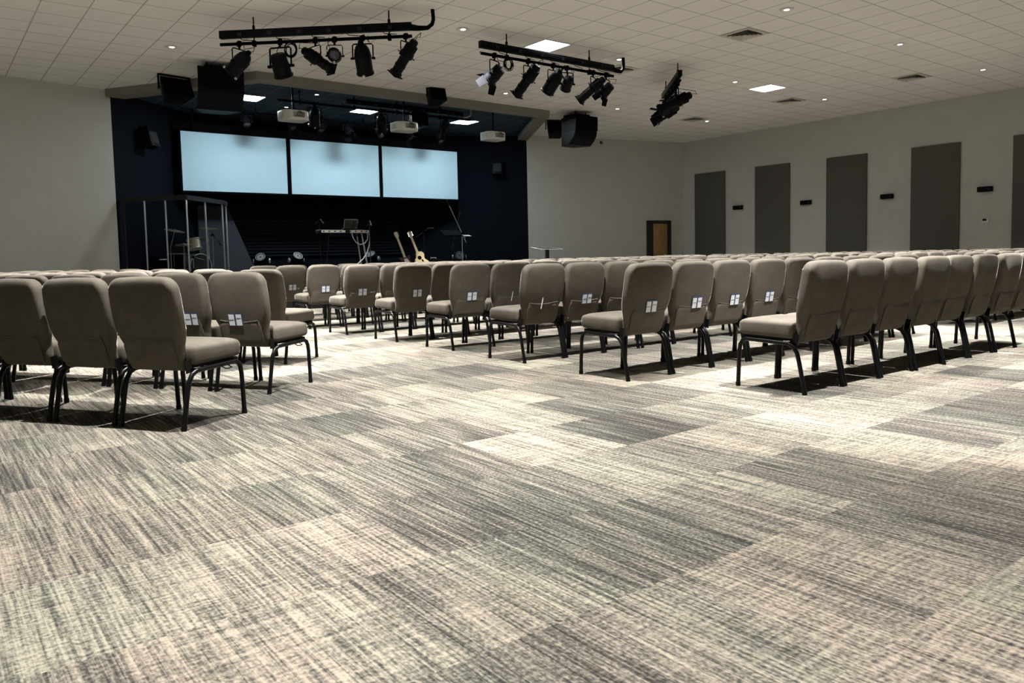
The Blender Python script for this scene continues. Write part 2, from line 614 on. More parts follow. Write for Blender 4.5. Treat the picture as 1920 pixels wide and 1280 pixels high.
dl = obj('door_leaf', B().box((0.06, -0.02, 0.99), (0.56, 0.035, 1.95), bev=0.003), 'door', D)
obj('door_handle', B().cyl((-0.17, -0.04, 0.99), (-0.17, -0.085, 0.99), 0.012, 8).cyl((-0.17, -0.08, 0.99), (-0.06, -0.08, 0.99), 0.010, 8).lathe([(0, .03), (0.008, .03)], aim_matrix((-0.17, -0.045, 0.99), (0, -1, 0))), 'chrome', D)
for hz in (0.3, 1.02, 1.76):
    obj('door_hinge', B().box((0.343, -0.045, hz), (0.022, 0.02, 0.12)), 'chrome', D)

# ------------------------------------------------------------------ ceiling fittings
def lamp(name, loc, watts, parent, color, angle=78, radius=0.03, blend=1.0):
    l = bpy.data.lights.new(name, 'SPOT')
    l.energy = watts
    l.color = color
    l.spot_size = R(angle)
    l.spot_blend = blend
    l.shadow_soft_size = radius
    o = bpy.data.objects.new(name, l)
    COL.objects.link(o)
    o.parent = parent
    o.location = loc
    return o

XS = [CX + k * 1.83 for k in (-5, -3, -1, 1, 3, 5)]
YS = [14.51, 10.85, 7.19, 3.53]
proto = None
for j, y in enumerate(YS):
    for i, x in enumerate(XS):
        if i == 0 and y < 8:
            x = 1.95 if y > 5 else 1.25
        if y == 7.19 and i < 3:
            y_ = 8.41
        elif y == 3.53:
            y_ = 4.44
        else:
            y_ = y
        lab = f'lit round recessed ceiling lamp, {ORD[i]} across from drum side, {ORD[j]} row from stage'
        if proto is None:
            d = thing('downlight', lab, 'ceiling light', (x, y_, CEIL), 0, 'recessed hall lamps')
            obj('trim_ring', B().lathe([(-0.008, 0.112), (-0.012, 0.100), (-0.010, 0.085), (-0.001, 0.085), (-0.001, 0.112)]), 'white', d)
            obj('lens', B().lathe([(-0.002, 0.0), (-0.002, 0.084), (-0.007, 0.084), (-0.009, 0.0)]), 'lamp_warm', d)
            lamp('lamp', (0, 0, -0.03), DOWNLIGHT_W, d, (1.0, 0.99, 0.97))
            proto, psub = d, tree(d)
        else:
            c = dup(proto, psub, (x, y_, CEIL), 0, lab, 'recessed hall lamps')
            if j == 3 and i < 2:    # the two over the side aisle are dimmed a little
                for q in kids(c):
                    if q.type == 'LIGHT':
                        q.data = q.data.copy()
                        q.data.energy = DOWNLIGHT_W * 0.72
            if i == 5:          # the column along the side wall is dimmed
                for q in kids(c):
                    if q.type == 'LIGHT':
                        q.data = q.data.copy()
                        q.data.energy = DOWNLIGHT_W * 0.6

# unseen lamps added to fill the open floor, beams narrowed off the chair backs
for x, y, w_, cone, lab in ((1.95, -0.13, REAR_FILL_W, 86, 'added unseen fill lamp over the open carpet, rearmost on the aisle line'),
                            (-1.71, -0.13, REAR_FILL_W, 86, 'added unseen fill lamp over the open carpet, near the side wall'),
                            (2.56, 1.60, REAR_FILL_W * .5, 60, 'added unseen fill lamp above the aisle behind the rear row'),
                            (5.61, 2.35, REAR_FILL_W * 2.5, 56, 'added unseen fill lamp just behind the rear row of the middle block'),
                            (9.27, 2.35, REAR_FILL_W * 2.5, 56, 'added unseen fill lamp behind the rear row, on the centre line')):
    rl = dup(proto, [q for q in psub if q[0].type == 'MESH'], (x, y, CEIL), 0, lab, 'recessed hall lamps')
    lamp('lamp', (0, 0, -0.03), w_, rl, (1.0, 0.99, 0.97), cone, 0.035, 0.6)

def troffer(x, y, m, label, z=CEIL):
    d = thing('troffer_light', label, 'ceiling light', (x, y, z), 0, 'square ceiling light panels')
    f = B()
    for sx, sy, lx, ly in ((0, .295, .61, .02), (0, -.295, .61, .02), (.295, 0, .02, .57), (-.295, 0, .02, .57)):
        f.box((sx, sy, -0.006), (lx, ly, 0.012))
    obj('frame', f, 'white', d)
    obj('diffuser', B().prism([(-.285, -.285), (.285, -.285), (.285, .285), (-.285, .285)], -0.010, -0.002), m, d)
    return d

troffer(CX, 10.85, 'troffer', 'bright square ceiling panel light above the middle lighting bar')
troffer(CX + 11 * TILE, 10.85, 'troffer', 'bright square ceiling panel light near the panelled side wall')
troffer(CX - 11 * TILE, 10.85, 'troffer', 'bright square ceiling panel light behind the angled bar on drum side')
troffer(6.30, 17.98, 'troffer_stage', 'bright square light panel in stage ceiling beside the hanging speaker cluster', CEIL - 0.012)
troffer(9.30, 18.05, 'troffer_stage', 'bright square light panel in stage ceiling, middle of three', CEIL - 0.012)
troffer(12.38, 18.12, 'troffer_stage', 'bright square light panel in stage ceiling nearest the door-side wall', CEIL - 0.012)
for x, y, lab in ((7.47, 16.84, 'small round lamp in dark stage ceiling, towards the soffit'), (7.44, 18.58, 'small round lamp in dark stage ceiling above the drum-side projector'), (11.17, 18.72, 'small round lamp in dark stage ceiling beside the middle projector')):
    d = thing('stage_downlight', lab, 'ceiling light', (x, y, CEIL - 0.012), 0, 'recessed stage lamps')
    obj('trim_ring', B().lathe([(-0.008, 0.11), (-0.012, 0.10), (-0.010, 0.085), (-0.001, 0.085), (-0.001, 0.11)]), 'dark_grey', d)
    obj('lens', B().lathe([(-0.002, 0.0), (-0.002, 0.084), (-0.007, 0.084), (-0.009, 0.0)]), 'lamp_stage', d)
    lamp('lamp', (0, 0, -0.03), STAGE_DOWN_W, d, (0.95, 0.98, 1.0))

def diffuser(x, y, label):
    d = thing('air_diffuser', label, 'air vent', (x, y, CEIL), 0, 'ceiling air diffusers')
    f = B()
    for s0, s1, z0, z1 in ((.30, .22, -.002, -.012),):
        for q in range(4):
            m = Matrix.Rotation(q * PI / 2, 4, 'Z')
            f.prism([(-s0, s0), (-s1, s1), (s1, s1), (s0, s0)], z0, z1, m)
    obj('frame', f, 'grille_white', d)
    v = B()
    for k in range(4):
        a = 0.215 - k * 0.052
        b2 = a - 0.036
        for q in range(4):
            m = Matrix.Rotation(q * PI / 2, 4, 'Z')
            vs = [m @ Vector(p) for p in ((-a, a, -0.035), (a, a, -0.035), (b2, b2, -0.004), (-b2, b2, -0.004))]
            vv = [v.bm.verts.new(p) for p in vs]
            v.bm.faces.new(vv)
    obj('louver', v, 'grille_white', d)
    obj('duct', B().prism([(-.22, -.22), (.22, -.22), (.22, .22), (-.22, .22)], -0.003, -0.001), 'black_matte', d)

for kx, ky, lab in ((4, -4, 'square ceiling air vent closest to the camera side'), (14, -4, 'square ceiling air vent near panelled wall, towards the camera'),
                    (14, 1, 'square ceiling air vent beside the square panel light'), (14, 6, 'square ceiling air vent near the far corner by the door'),
                    (4, 1, 'square ceiling air vent at the end of the middle lighting bar')):
    diffuser(CX + kx * TILE, 10.85 + ky * TILE, lab)

# ------------------------------------------------------------------ wall fittings
for k, (y0, y1) in enumerate(((16.02, 17.26), (13.64, 14.87), (11.22, 12.44), (8.78, 10.01), (6.35, 7.58), (3.92, 5.15))):
    d = thing('sound_absorber', f'tall charcoal acoustic panel, {ORD[k]} along the side wall from the door', 'wall panel', (XR, (y0 + y1) / 2, 0), 0, 'acoustic panels on the side wall')
    wd = y1 - y0
    obj('fabric_face', B().box((-0.026, 0, 2.08), (0.05, wd, 3.06), bev=0.008), 'panel', d)
    obj('backing_frame', B().box((-0.004, 0, 2.08), (0.012, wd - 0.06, 3.0)), 'black_matte', d)
wb = None
for k, y in enumerate((15.50, 13.08, 10.64, 8.18)):
    lab = f'small black box on side wall, {ORD[k]} gap between panels from the door'
    if wb is None:
        wb = thing('wall_sconce', lab, 'wall fixture', (XR, y, 2.37), 0, 'black boxes between the wall panels')
        obj('housing', B().box((-0.06, 0, 0), (0.10, 0.34, 0.13), bev=0.01), 'black_satin', wb)
        obj('back_plate', B().box((-0.006, 0, 0), (0.012, 0.26, 0.09)), 'black_matte', wb)
        obj('knob', B().lathe([(0, .03), (.012, .03), (.014, 0)], aim_matrix((-0.11, -0.11, 0), (-1, 0, 0)), 12), 'dark_grey', wb)
        wsub = tree(wb)
    else:
        dup(wb, wsub, (XR, y, 2.37), 0, lab, 'black boxes between the wall panels')
d = thing('thermostat', 'small white thermostat with black display on the side wall', 'thermostat', (XR, 8.18, 1.60))
obj('body', B().box((-0.012, 0, 0), (0.024, 0.15, 0.10), bev=0.006), 'white', d)
obj('display', B().box((-0.026, 0.01, 0.012), (0.006, 0.09, 0.055)), 'screen_lcd', d)
pc = Vector((18.12, 18.585)) + dn * 0.0
d = thing('security_camera', 'tiny black dome camera high on wall beside the stage', 'camera', (pc.x, pc.y, 4.62), dang)
obj('mount', B().box((0, -0.02, 0.0), (0.09, 0.04, 0.09), bev=0.01), 'black_satin', d)
obj('dome', B().lathe([(0, .045), (.03, .042), (.055, .025), (.062, 0)], aim_matrix((0, -0.04, -0.01), (0, -1, -0.3)), 16), 'lens', d)

# ------------------------------------------------------------------ chairs
def arc(cx, cy, r, a0, a1, n):
    return [(cx + r * math.cos(R(a0 + (a1 - a0) * k / n)), cy + r * math.sin(R(a0 + (a1 - a0) * k / n))) for k in range(n + 1)]

def back_point(u, v, w_):
    """u across, v height, w depth (w<0 = rear) of the leaning backrest"""
    lean = (v - 0.36) * 0.19
    bow = -0.012 * math.sin(PI * min(1, max(0, (v - 0.36) / 0.54)))
    return Vector((u, 0.098 - lean + w_ + bow - 0.05 * (u / 0.24) ** 2 * 0.25, v))

def make_chair(label):
    t = thing('stacking_chair', label, 'chair')
    # seat
    out = arc(-0.185, 0.475, 0.065, 180, 90, 5)[::1] + arc(0.185, 0.475, 0.065, 90, 0, 5) + arc(0.215, 0.125, 0.03, 0, -90, 3) + arc(-0.215, 0.125, 0.03, -90, -180, 3)
    out = out[::-1]
    def seat_pt(x, y, w_):
        front = max(0.0, (y - 0.40) / 0.14)
        z = 0.425 + w_ + 0.012 * (y - 0.1) / 0.44
        if w_ > 0:
            z -= 0.022 * front ** 2
        return Vector((x, y, z))
    obj('seat', B().pillow(out, 0.116, 0.030, seat_pt, 4, 0.010), 'fabric', t)
    obj('seat_pan', B().box((0, 0.31, 0.362), (0.44, 0.38, 0.02)), 'pan', t)
    # backrest
    half = [(0.0, 0.335), (0.15, 0.337), (0.186, 0.342), (0.200, 0.36), (0.198, 0.44), (0.203, 0.485), (0.224, 0.53), (0.240, 0.585), (0.246, 0.66), (0.246, 0.74), (0.243, 0.80)]
    half += arc(0.157, 0.808, 0.085, 0, 86, 6) + [(0.08, 0.896), (0.0, 0.898)]
    outl = half + [(-x, z) for x, z in half[-2:0:-1]]
    bk = obj('backrest', B().pillow(outl, 0.092, 0.036, back_point, 4, 0.006), 'fabric', t)
    # pocket on the rear of the backrest
    top = [(-0.168 + 0.336 * k / 10, 0.540 - 0.016 * math.sin(PI * k / 10)) for k in range(11)]
    pk = B()
    loop = [(-0.184, 0.375), (0.184, 0.375), (0.186, 0.49)] + top[::-1] + [(-0.186, 0.49)]
    pk.pillow(loop, 0.004, 0.0018, lambda u, v, w_: back_point(u, v, -0.0500 + w_), 2, 0.0025)
    p = obj('pocket', pk, 'fabric', bk)
    obj('pocket_piping', B().tube([back_point(u, v, -0.0535) for u, v in top], 0.0022, 6), 'piping', p)
    # legs: front and rear tubes joined by a rail under the seat
    for s in (-1, 1):
        x = 0.236 * s
        fl = B().tube([(x, 0.53, 0.0), (x, 0.528, 0.06), (x, 0.518, 0.26), (x, 0.510, 0.305), (x, 0.492, 0.333), (x, 0.462, 0.347)], 0.0148, 10)
        fl.tube([(x, 0.53, 0.0), (x, 0.53, 0.03)], 0.0175, 10)
        obj('leg', fl, 'black_metal', t)
        rl = B().tube([(x, 0.0, 0.0), (x, 0.012, 0.06), (x, 0.045, 0.22), (x, 0.060, 0.275), (x, 0.088, 0.318), (x, 0.13, 0.336)], 0.0148, 10)
        rl.tube([(x, 0.0, 0.0), (x, 0.006, 0.03)], 0.0175, 10)
        obj('leg', rl, 'black_metal', t)
        up = B().box((0.2175 * s, 0.080, 0.365), (0.010, 0.045, 0.075), rot=(R(10), 0, 0))
        obj('back_bracket', up, 'black_metal', t)
    rail = B()
    for s in (-1, 1):
        x = 0.236 * s
        rail.tube([(x, 0.13, 0.336), (x, 0.29, 0.342), (x, 0.462, 0.347)], 0.0148, 10)
    rail.tube([(-0.236, 0.14, 0.338), (0.236, 0.14, 0.338)], 0.010, 8)
    rail.tube([(-0.236, 0.45, 0.345), (0.236, 0.45, 0.345)], 0.010, 8)
    obj('seat_frame', rail, 'black_metal', t)
    g = B()
    g.tube([(0.236, 0.40, 0.33), (0.262, 0.40, 0.318), (0.264, 0.37, 0.316), (0.262, 0.34, 0.318), (0.236, 0.34, 0.33)], 0.0035, 6)
    obj('ganging_loop', g, 'black_metal', t)
    return t

CH = []           # (x, y, rotz, label, group, row, index)
SP = 0.512
near_rows = [(4.67 - 0.014, 2.87, 8), (4.24, 4.10, 9), (4.31, 5.44, 9), (4.38, 6.71, 9), (4.38, 7.92, 9), (4.35, 9.15, 9), (4.37, 10.38, 9), (4.37, 11.60, 9), (4.37, 12.78, 9)]
for r, (x0, y, n) in enumerate(near_rows):
    for k in range(n):
        CH.append((x0 + 0.236 + SP * k, y, 0.0, f'taupe chair, {ORD[k]} from side aisle, {ORD[r]} row from rear, near half of middle block', 'chairs in near half of middle block', 'near', r, k))
for r, (x0, y, n) in enumerate(near_rows):
    for k in range(9):
        CH.append((10.06 + 0.25 + SP * k, y, 0.0, f'taupe chair, {ORD[k]} from centre aisle, {ORD[r]} row from rear, far half of middle block', 'chairs in far half of middle block', 'far', r, k))
FA = R(57.0)
fx, fy = math.sin(FA), math.cos(FA)
ux, uy = -fy, fx
side_rows = [(1.177, 4.685, 5), (2.00, 5.55, 7), (2.70, 7.02, 8), (2.78, 8.85, 8), (2.78, 10.95, 7), (2.78, 13.0, 5)]
for r, (x0, y0, n) in enumerate(side_rows):
    for k in range(n):
        d_ = 0.236 + SP * 1.03 * k
        CH.append((x0 + ux * d_, y0 + uy * d_, -FA, f'taupe chair, {ORD[k]} from aisle, {ORD[r]} row from rear, angled block before the drum booth', 'chairs in angled block before the drum booth', 'left', r, k))
for r, (x0, y0, n) in enumerate(side_rows):
    for k in range(min(n + 2, 8)):
        d_ = 0.236 + SP * 1.03 * k
        x = 2 * 9.5 - (x0 + ux * d_)
        CH.append((x, y0 + uy * d_, FA, f'taupe chair, {ORD[k]} from aisle, {ORD[r]} row from rear, angled block beside the panelled wall', 'chairs in angled block beside the panelled wall', 'right', r, k))

c0 = make_chair('x')
csub = tree(c0)
WHERE = {}
first = True
for x, y, rz, lab, grp, blk, r, k in CH:
    jx, jy, ja = random.uniform(-.004, .004), random.uniform(-.02, .02), R(random.uniform(-0.8, 0.8))
    if first:
        c = c0
        c['label'], c['group'] = lab, grp
        c.location, c.rotation_euler = (x, y, 0), (0, 0, rz)
        first = False
        WHERE[(blk, r, k)] = (x, y, rz)
    else:
        dist = math.hypot(x, y)
        skip = () if dist < 9 else ('seat_pan', 'ganging_loop', 'back_bracket')
        dup(c0, csub, (x + jx, y + jy, 0), rz + ja, lab, grp, skip)
        WHERE[(blk, r, k)] = (x + jx, y + jy, rz + ja)

# cards and pens in the chair pockets
def pocket_matrix(key, u, v, w_):
    x, y, rz = WHERE[key]
    p = back_point(u, v, w_)
    return T((x, y, 0), (0, 0, rz)) @ Matrix.Translation(p) @ Matrix.Rotation(math.atan(0.19), 4, 'X')
def card(key, label, u=0.02, dv=0.0, tilt=0.0):
    b = B()
    b.box((0, 0, 0), (0.124, 0.003, 0.098))
    b.mi = 1
    for sx in (-1, 1):
        b.box((0.032 * sx, -0.002, -0.005), (0.048, 0.002, 0.084))
    b.mi = 0
    b.box((0.032, -0.0033, 0.008), (0.042, 0.001, 0.004)).box((-0.032, -0.0033, -0.004), (0.042, 0.001, 0.004))
    o = obj('pocket_card', b, ['card_blue', 'card_white'], smooth=False)
    tag(o, label, 'card', 'printed cards in the chair pockets')
    o.matrix_world = pocket_matrix(key, u, 0.548 + dv, -0.0560) @ Matrix.Rotation(R(tilt), 4, 'Y')
for key, lab, u, dv in (
    (('near', 1, 0), 'printed card in pocket of end chair, second row from rear', 0.02, 0.012),
    (('near', 1, 1), 'printed card in pocket of second chair, second row from rear', 0.05, 0.012),
    (('near', 1, 2), 'printed card in pocket of third chair, second row from rear', 0.05, 0.01),
    (('near', 1, 3), 'printed card in pocket of fourth chair, second row from rear', 0.03, 0.014),
    (('near', 1, 4), 'printed card in pocket of fifth chair, second row from rear', 0.04, 0.012),
    (('near', 2, 1), 'printed card in pocket of second chair, third row from rear', 0.03, 0.0),
    (('near', 3, 0), 'printed card in pocket of end chair, fourth row from rear', 0.01, 0.012),
    (('near', 4, 0), 'printed card in pocket of end chair, fifth row from rear', 0.05, 0.014),
    (('near', 5, 0), 'printed card in pocket of end chair, sixth row from rear', 0.0, 0.0),
    (('near', 6, 0), 'printed card in pocket of end chair, seventh row from rear', 0.02, 0.012),
    (('near', 7, 0), 'printed card in pocket of end chair, eighth row from rear', 0.02, 0.012),
    (('left', 1, 0), 'printed card in pocket of end chair, angled block', -0.03, 0.0),
    (('left', 1, 1), 'printed card in pocket of second chair, angled block', 0.10, 0.0)):
    card(key, lab, u, dv)
for key, lab, u in ((('near', 2, 0), 'pen standing in pocket of end chair, third row', -0.02), (('near', 3, 1), 'pen standing in pocket of second chair, fourth row', 0.02)):
    d = thing('pen', lab, 'pen')
    d.matrix_world = pocket_matrix(key, u, 0.53, -0.058) @ Matrix.Rotation(R(6), 4, 'Y')
    obj('barrel', B().cyl((0, 0, -0.05), (0, 0, 0.045), 0.004, 8), 'white', d)
    obj('cap', B().cyl((0, 0, 0.045), (0, 0, 0.055), 0.0043, 8), 'alu', d)

# ------------------------------------------------------------------ stage lighting
def fixture(name, kind, p, aim, label, yoke=0.20, sc=1.0, m='black_satin', cable=True, group='stage lights on the bars', doors=True):
    t = thing(name, label, 'stage light', p, 0, group)
    a = Vector(aim).normalized()
    s = a.cross(Vector((0, 0, 1)))
    s = s.normalized() if s.length > 0.05 else Vector((1, 0, 0))
    hw = {'ellipsoidal': 0.125, 'par': 0.145, 'fresnel': 0.125}[kind] * sc
    # clamp round the pipe
    cl = B().box((0, 0, 0.0), (0.055, 0.075, 0.085), bev=0.008).cyl((0, 0, -0.03), (0, 0, -0.085), 0.016, 10).cyl((0, -0.05, -0.01), (0, 0.05, -0.01), 0.012, 8)
    obj('clamp', cl, 'black_matte', t)
    zt = -0.085
    pv = Vector((0, 0, zt - yoke * sc))
    y = B()
    top = Vector((0, 0, zt))
    y.tube([pv + s * hw, top + s * hw - Vector((0, 0, .02)), top + s * (hw - .02), top - s * (hw - .02), top - s * hw - Vector((0, 0, .02)), pv - s * hw], 0.0095 * sc, 6)
    obj('yoke', y, 'black_matte', t)
    for q in (-1, 1):
        obj('tilt_knob', B().cyl(pv + s * q * (hw - 0.02 * sc), pv + s * q * (hw + 0.03 * sc), 0.017 * sc, 8), 'black_matte', t)
    mx = aim_matrix(pv, a) @ Matrix.Diagonal((sc, sc, sc, 1))
    if kind == 'ellipsoidal':
        prof = [(-.27, 0), (-.268, .045), (-.25, .062), (-.19, .066), (-.185, .085), (-.07, .090), (-.06, .104), (.02, .104), (.03, .080), (.16, .080), (.165, .086), (.20, .086), (.205, .080), (.29, .080), (.295, .098), (.335, .098), (.335, .075), (.30, .072)]
        front, fr_ = .302, .07
    elif kind == 'par':
        prof = [(-.21, 0), (-.205, .04), (-.18, .075), (-.13, .103), (-.07, .116), (-.03, .119), (-.03, .124), (-.01, .124), (-.01, .118), (.20, .118), (.205, .128), (.225, .128), (.225, .108), (.12, .104)]
        front, fr_ = .13, .102
    else:
        prof = [(-.13, 0), (-.13, .075), (-.12, .088), (-.02, .092), (-.015, .098), (.09, .098), (.095, .108), (.115, .108), (.115, .088), (.08, .085)]
        front, fr_ = .085, .083
    obj('barrel', B().lathe(prof, mx, 20), m, t)
    obj('lens', B().lathe([(front - .012, fr_), (front, fr_), (front + .012, fr_ * .6), (front + .016, 0)], mx, 20), 'lens', t)
    if kind == 'ellipsoidal':
        k = B()
        for q in range(4):
            an = q * PI / 2 + PI / 4
            c_, s_ = math.cos(an), math.sin(an)
            k.tube([mx @ Vector((c_ * .09, s_ * .09, .0)), mx @ Vector((c_ * .145, s_ * .145, .0))], 0.008 * sc, 6)
        obj('shutter', k, 'black_matte', t)
        h = B()
        for q in range(10):
            an = q * PI / 5
            h.box((math.cos(an) * .088, math.sin(an) * .088, -.13), (.02, .006, .10), rot=(0, 0, an), mx=mx)
        obj('cooling_fin', h, m, t)
        obj('gel_holder', B().box((0, 0, .345), (.19, .19, .012), mx=mx), 'black_matte', t)
    elif kind == 'par':
        k = B()
        for q in range(3):
            an = q * 2 * PI / 3 + PI / 6
            k.box((math.cos(an) * .132, math.sin(an) * .132, .215), (.035, .03, .03), rot=(0, 0, an), mx=mx)
        obj('gel_clip', k, 'alu', t)
        obj('rear_cap', B().lathe([(-.25, 0), (-.25, .035), (-.20, .045)], mx, 12), 'black_matte', t)
    else:
        for q in range(4 if doors else 0):
            an = q * PI / 2
            f = B()
            ml = mx @ Matrix.Rotation(an, 4, 'Z') @ T((0, .105, .115), (R(-38 if q % 2 == 0 else -25), 0, 0))
            wd = .19 if q % 2 == 0 else .15
            f.prism([(-wd / 2, 0), (wd / 2, 0), (wd / 2 * .8, .14), (-wd / 2 * .8, .14)], -.002, .002, ml @ Matrix.Rotation(PI / 2, 4, 'X'))
            obj('barn_door', f, 'black_matte', t)
    if cable:
        e = mx @ Vector((0, 0, prof[0][0]))
        q = e + Vector((0, 0, -.06)) - a * .10
        obj('power_cable', B().tube([e, e - a * .05, q + Vector((0.02, 0, .02)), q + s * .06 + Vector((0, 0, .10)), s * .10 + Vector((0, 0, -.06)), s * .08 + Vector((0, 0, .035))], 0.0055, 5), 'black_matte', t)
    return t

def lighting_bar(name, label, p0, p1, rods, zr=4.49, zp=4.345, raceway=(0.0, 1.0), conduit=None, m='black_satin', ceil=CEIL):
    p0, p1 = Vector(p0), Vector(p1)
    c = (p0 + p1) / 2
    ang = math.atan2(p1.y - p0.y, p1.x - p0.x)
    L = (p1 - p0).length
    t = thing(name, label, 'lighting bar', (c.x, c.y, ceil), ang)
    if raceway:
        a, b_ = (raceway[0] - .5) * L, (raceway[1] - .5) * L
        rw = obj('raceway', B().box(((a + b_) / 2, 0, zr - ceil), (b_ - a, 0.085, 0.115), bev=0.006), m, t)
        ou = B()
        n = int((b_ - a) / .45)
        for k in range(n):
            ou.box((a + (k + .7) * (b_ - a) / (n + .4), -0.046, zr - ceil - .01), (.06, .012, .05))
        obj('socket', ou, 'dark_grey', rw)
    obj('pipe', B().cyl((-L / 2, 0, zp - ceil), (L / 2, 0, zp - ceil), 0.026, 12), 'black_matte', t)
    for q in rods:
        x = (q - .5) * L
        h = B().cyl((x, 0, 0), (x, 0, zp - ceil - .05), 0.0105, 8).box((x, 0, zp - ceil - .005), (.05, .07, .09), bev=.006).lathe([(zr - ceil + .06, .022), (zr - ceil + .12, .022)], T((x, 0, 0)), 8)
        obj('hanger_rod', h, 'black_matte', t)
    if conduit:
        s = 1 if conduit > 0 else -1
        e = s * L / 2 * (raceway[1] if s > 0 else 1)
        e = (raceway[1] - .5) * L if s > 0 else (raceway[0] - .5) * L
        cp = [(e - s * .02, 0, zr - ceil - .015), (e + s * .10, .01, zr - ceil - .03), (e + s * .24, .03, zr - ceil - .025), (e + s * .31, .04, zr - ceil + .03), (e + s * .33, .045, zr - ceil + .10), (e + s * .32, .045, -.0)]
        obj('conduit', B().tube(cp, [.05, .04, .033, .03, .03, .03], 10), 'black_matte', t)
    sw = B()
    for k in range(5):
        x = -L / 2 + L * (k + .6) / 5.4
        sw.tube([(x, -.02, zr - ceil - .05), (x + .03, -.05, zr - ceil - .10), (x + .12, -.045, zp - ceil + .035), (x + .22, -.03, zp - ceil + .03)], .006, 5)
    obj('feed_cable', sw, 'black_matte', t)
    return t

B1 = (Vector((3.97, 12.47)), Vector((6.21, 10.44)))
B2 = (Vector((7.65, 10.68)), Vector((10.76, 10.68)))
B3 = (Vector((12.15, 10.22)), Vector((13.62, 11.95)))
lighting_bar('lighting_bar', 'black lighting bar hung at an angle in front of the speaker cluster', *B1, (0.18, 0.885), conduit=1)
lighting_bar('lighting_bar', 'black lighting bar hung below the square ceiling light panel', *B2, (0.18, 0.80), conduit=1)
lighting_bar('lighting_bar', 'black lighting bar seen end on, hung towards the panelled wall', *B3, (0.12, 0.82))
def bar(bp, q, z=4.345):
    p = bp[0] + (bp[1] - bp[0]) * q
    return (p.x, p.y, z)

fixture('par_can', 'par', bar(B1, .10), (-.40, .90, -.62), 'black par can at the end of the angled bar above the speaker', sc=1.0)
fixture('fresnel_spotlight', 'fresnel', bar(B1, .315), (.45, .40, -1), 'black short spotlight pointing straight down beside a cable coil', sc=1.4, doors=False)
fixture('ellipsoidal_spotlight', 'ellipsoidal', bar(B1, .50), (.95, .25, -.36), 'black long spotlight turned sideways in mid bar, partly hidden', sc=.95)
fixture('par_can', 'par', bar(B1, .60), (-.50, -.85, -.12), 'black par can showing its grey round lens to the camera', sc=.82)
fixture('par_can', 'par', bar(B1, .745), (.50, .62, -1.15), 'black round-backed par can pointing down, second from conduit end', sc=1.08)
fixture('ellipsoidal_spotlight', 'ellipsoidal', bar(B1, .968), (-.35, .90, -1.05), 'black long spotlight at the conduit end of the angled bar', sc=1.0)

fixture('fresnel_spotlight', 'fresnel', bar(B2, .095), (-.35, .95, -.70), 'black spotlight with open barn doors at end of middle bar', sc=1.15)
fixture('ellipsoidal_spotlight', 'ellipsoidal', bar(B2, .33), (-.25, 1, -.92), 'black long spotlight beside the cable coil on middle bar', sc=1.05)
fixture('par_can', 'par', bar(B2, .515), (-.12, .95, -.95), 'black par can with bright rim hung mid bar under the panel light', sc=1.0)
fixture('fresnel_spotlight', 'fresnel', bar(B2, .62), (.30, .95, -.80), 'small black spotlight tucked behind the mid-bar par can', sc=1.0, doors=False)
fixture('ellipsoidal_spotlight', 'ellipsoidal', bar(B2, .83), (-.45, .95, -.72), 'black long spotlight near the conduit end of the middle bar', sc=1.0)
fixture('fresnel_spotlight', 'fresnel', bar(B2, .94), (-.25, .95, -.75), 'black barn-door spotlight at the conduit end of the middle bar', sc=1.0)

fixture('ellipsoidal_spotlight', 'ellipsoidal', bar(B3, .16), (-.78, .66, -.46), 'black long spotlight nearest the camera on the end-on bar', sc=1.15, yoke=.22)
fixture('fresnel_spotlight', 'fresnel', bar(B3, .36), (-.75, .55, -.75), 'black spotlight half hidden behind the nearest one on end-on bar', sc=1.0, yoke=.15)
fixture('par_can', 'par', bar(B3, .54), (-.8, .60, -.40), 'black par can hung mid way along the end-on bar', sc=1.0, yoke=.20)
fixture('ellipsoidal_spotlight', 'ellipsoidal', bar(B3, .74), (-.80, .60, -.55), 'black long spotlight lowest of the end-on bar cluster', sc=1.05, yoke=.25)
fixture('fresnel_spotlight', 'fresnel', bar(B3, .95), (-.8, .6, -.5), 'black barn-door spotlight at the far end of the end-on bar', sc=1.1, yoke=.12)

def coil(p, label, r=0.085, ang=0.0):
    b = B()
    for k in range(7):
        rr = r * random.uniform(.82, 1.12)
        ox, oz = random.uniform(-.012, .012), random.uniform(-.02, .01)
        oy = random.uniform(-.02, .02)
        pts = []
        for q in range(18):
            a = 2 * PI * q / 18
            pts.append((math.cos(ang) * (rr * math.cos(a) + ox) - math.sin(ang) * oy, math.sin(ang) * (rr * math.cos(a) + ox) + math.cos(ang) * oy, rr * 1.15 * math.sin(a) + oz - r))
        b.tube(pts, .0058, 5, closed=True)
    o = obj('cable_coil', b, 'black_matte', loc=p)
    tag(o, label, 'cable')
coil((4.80, 11.72, 4.325), 'coiled black cable hanging on the angled bar', .095, R(-42))
coil((8.23, 10.66, 4.325), 'coiled black cable hanging near the hanger of middle bar', .085, 0)
coil((8.82, 10.66, 4.30), 'coiled black cable looped round the long spotlight of middle bar', .075, 0)
coil((9.50, 10.66, 4.325), 'loose black cable loops hanging mid way on middle bar', .075, 0)
coil((12.56, 10.70, 4.325), 'coiled black cable hanging on the end-on bar', .085, R(50))

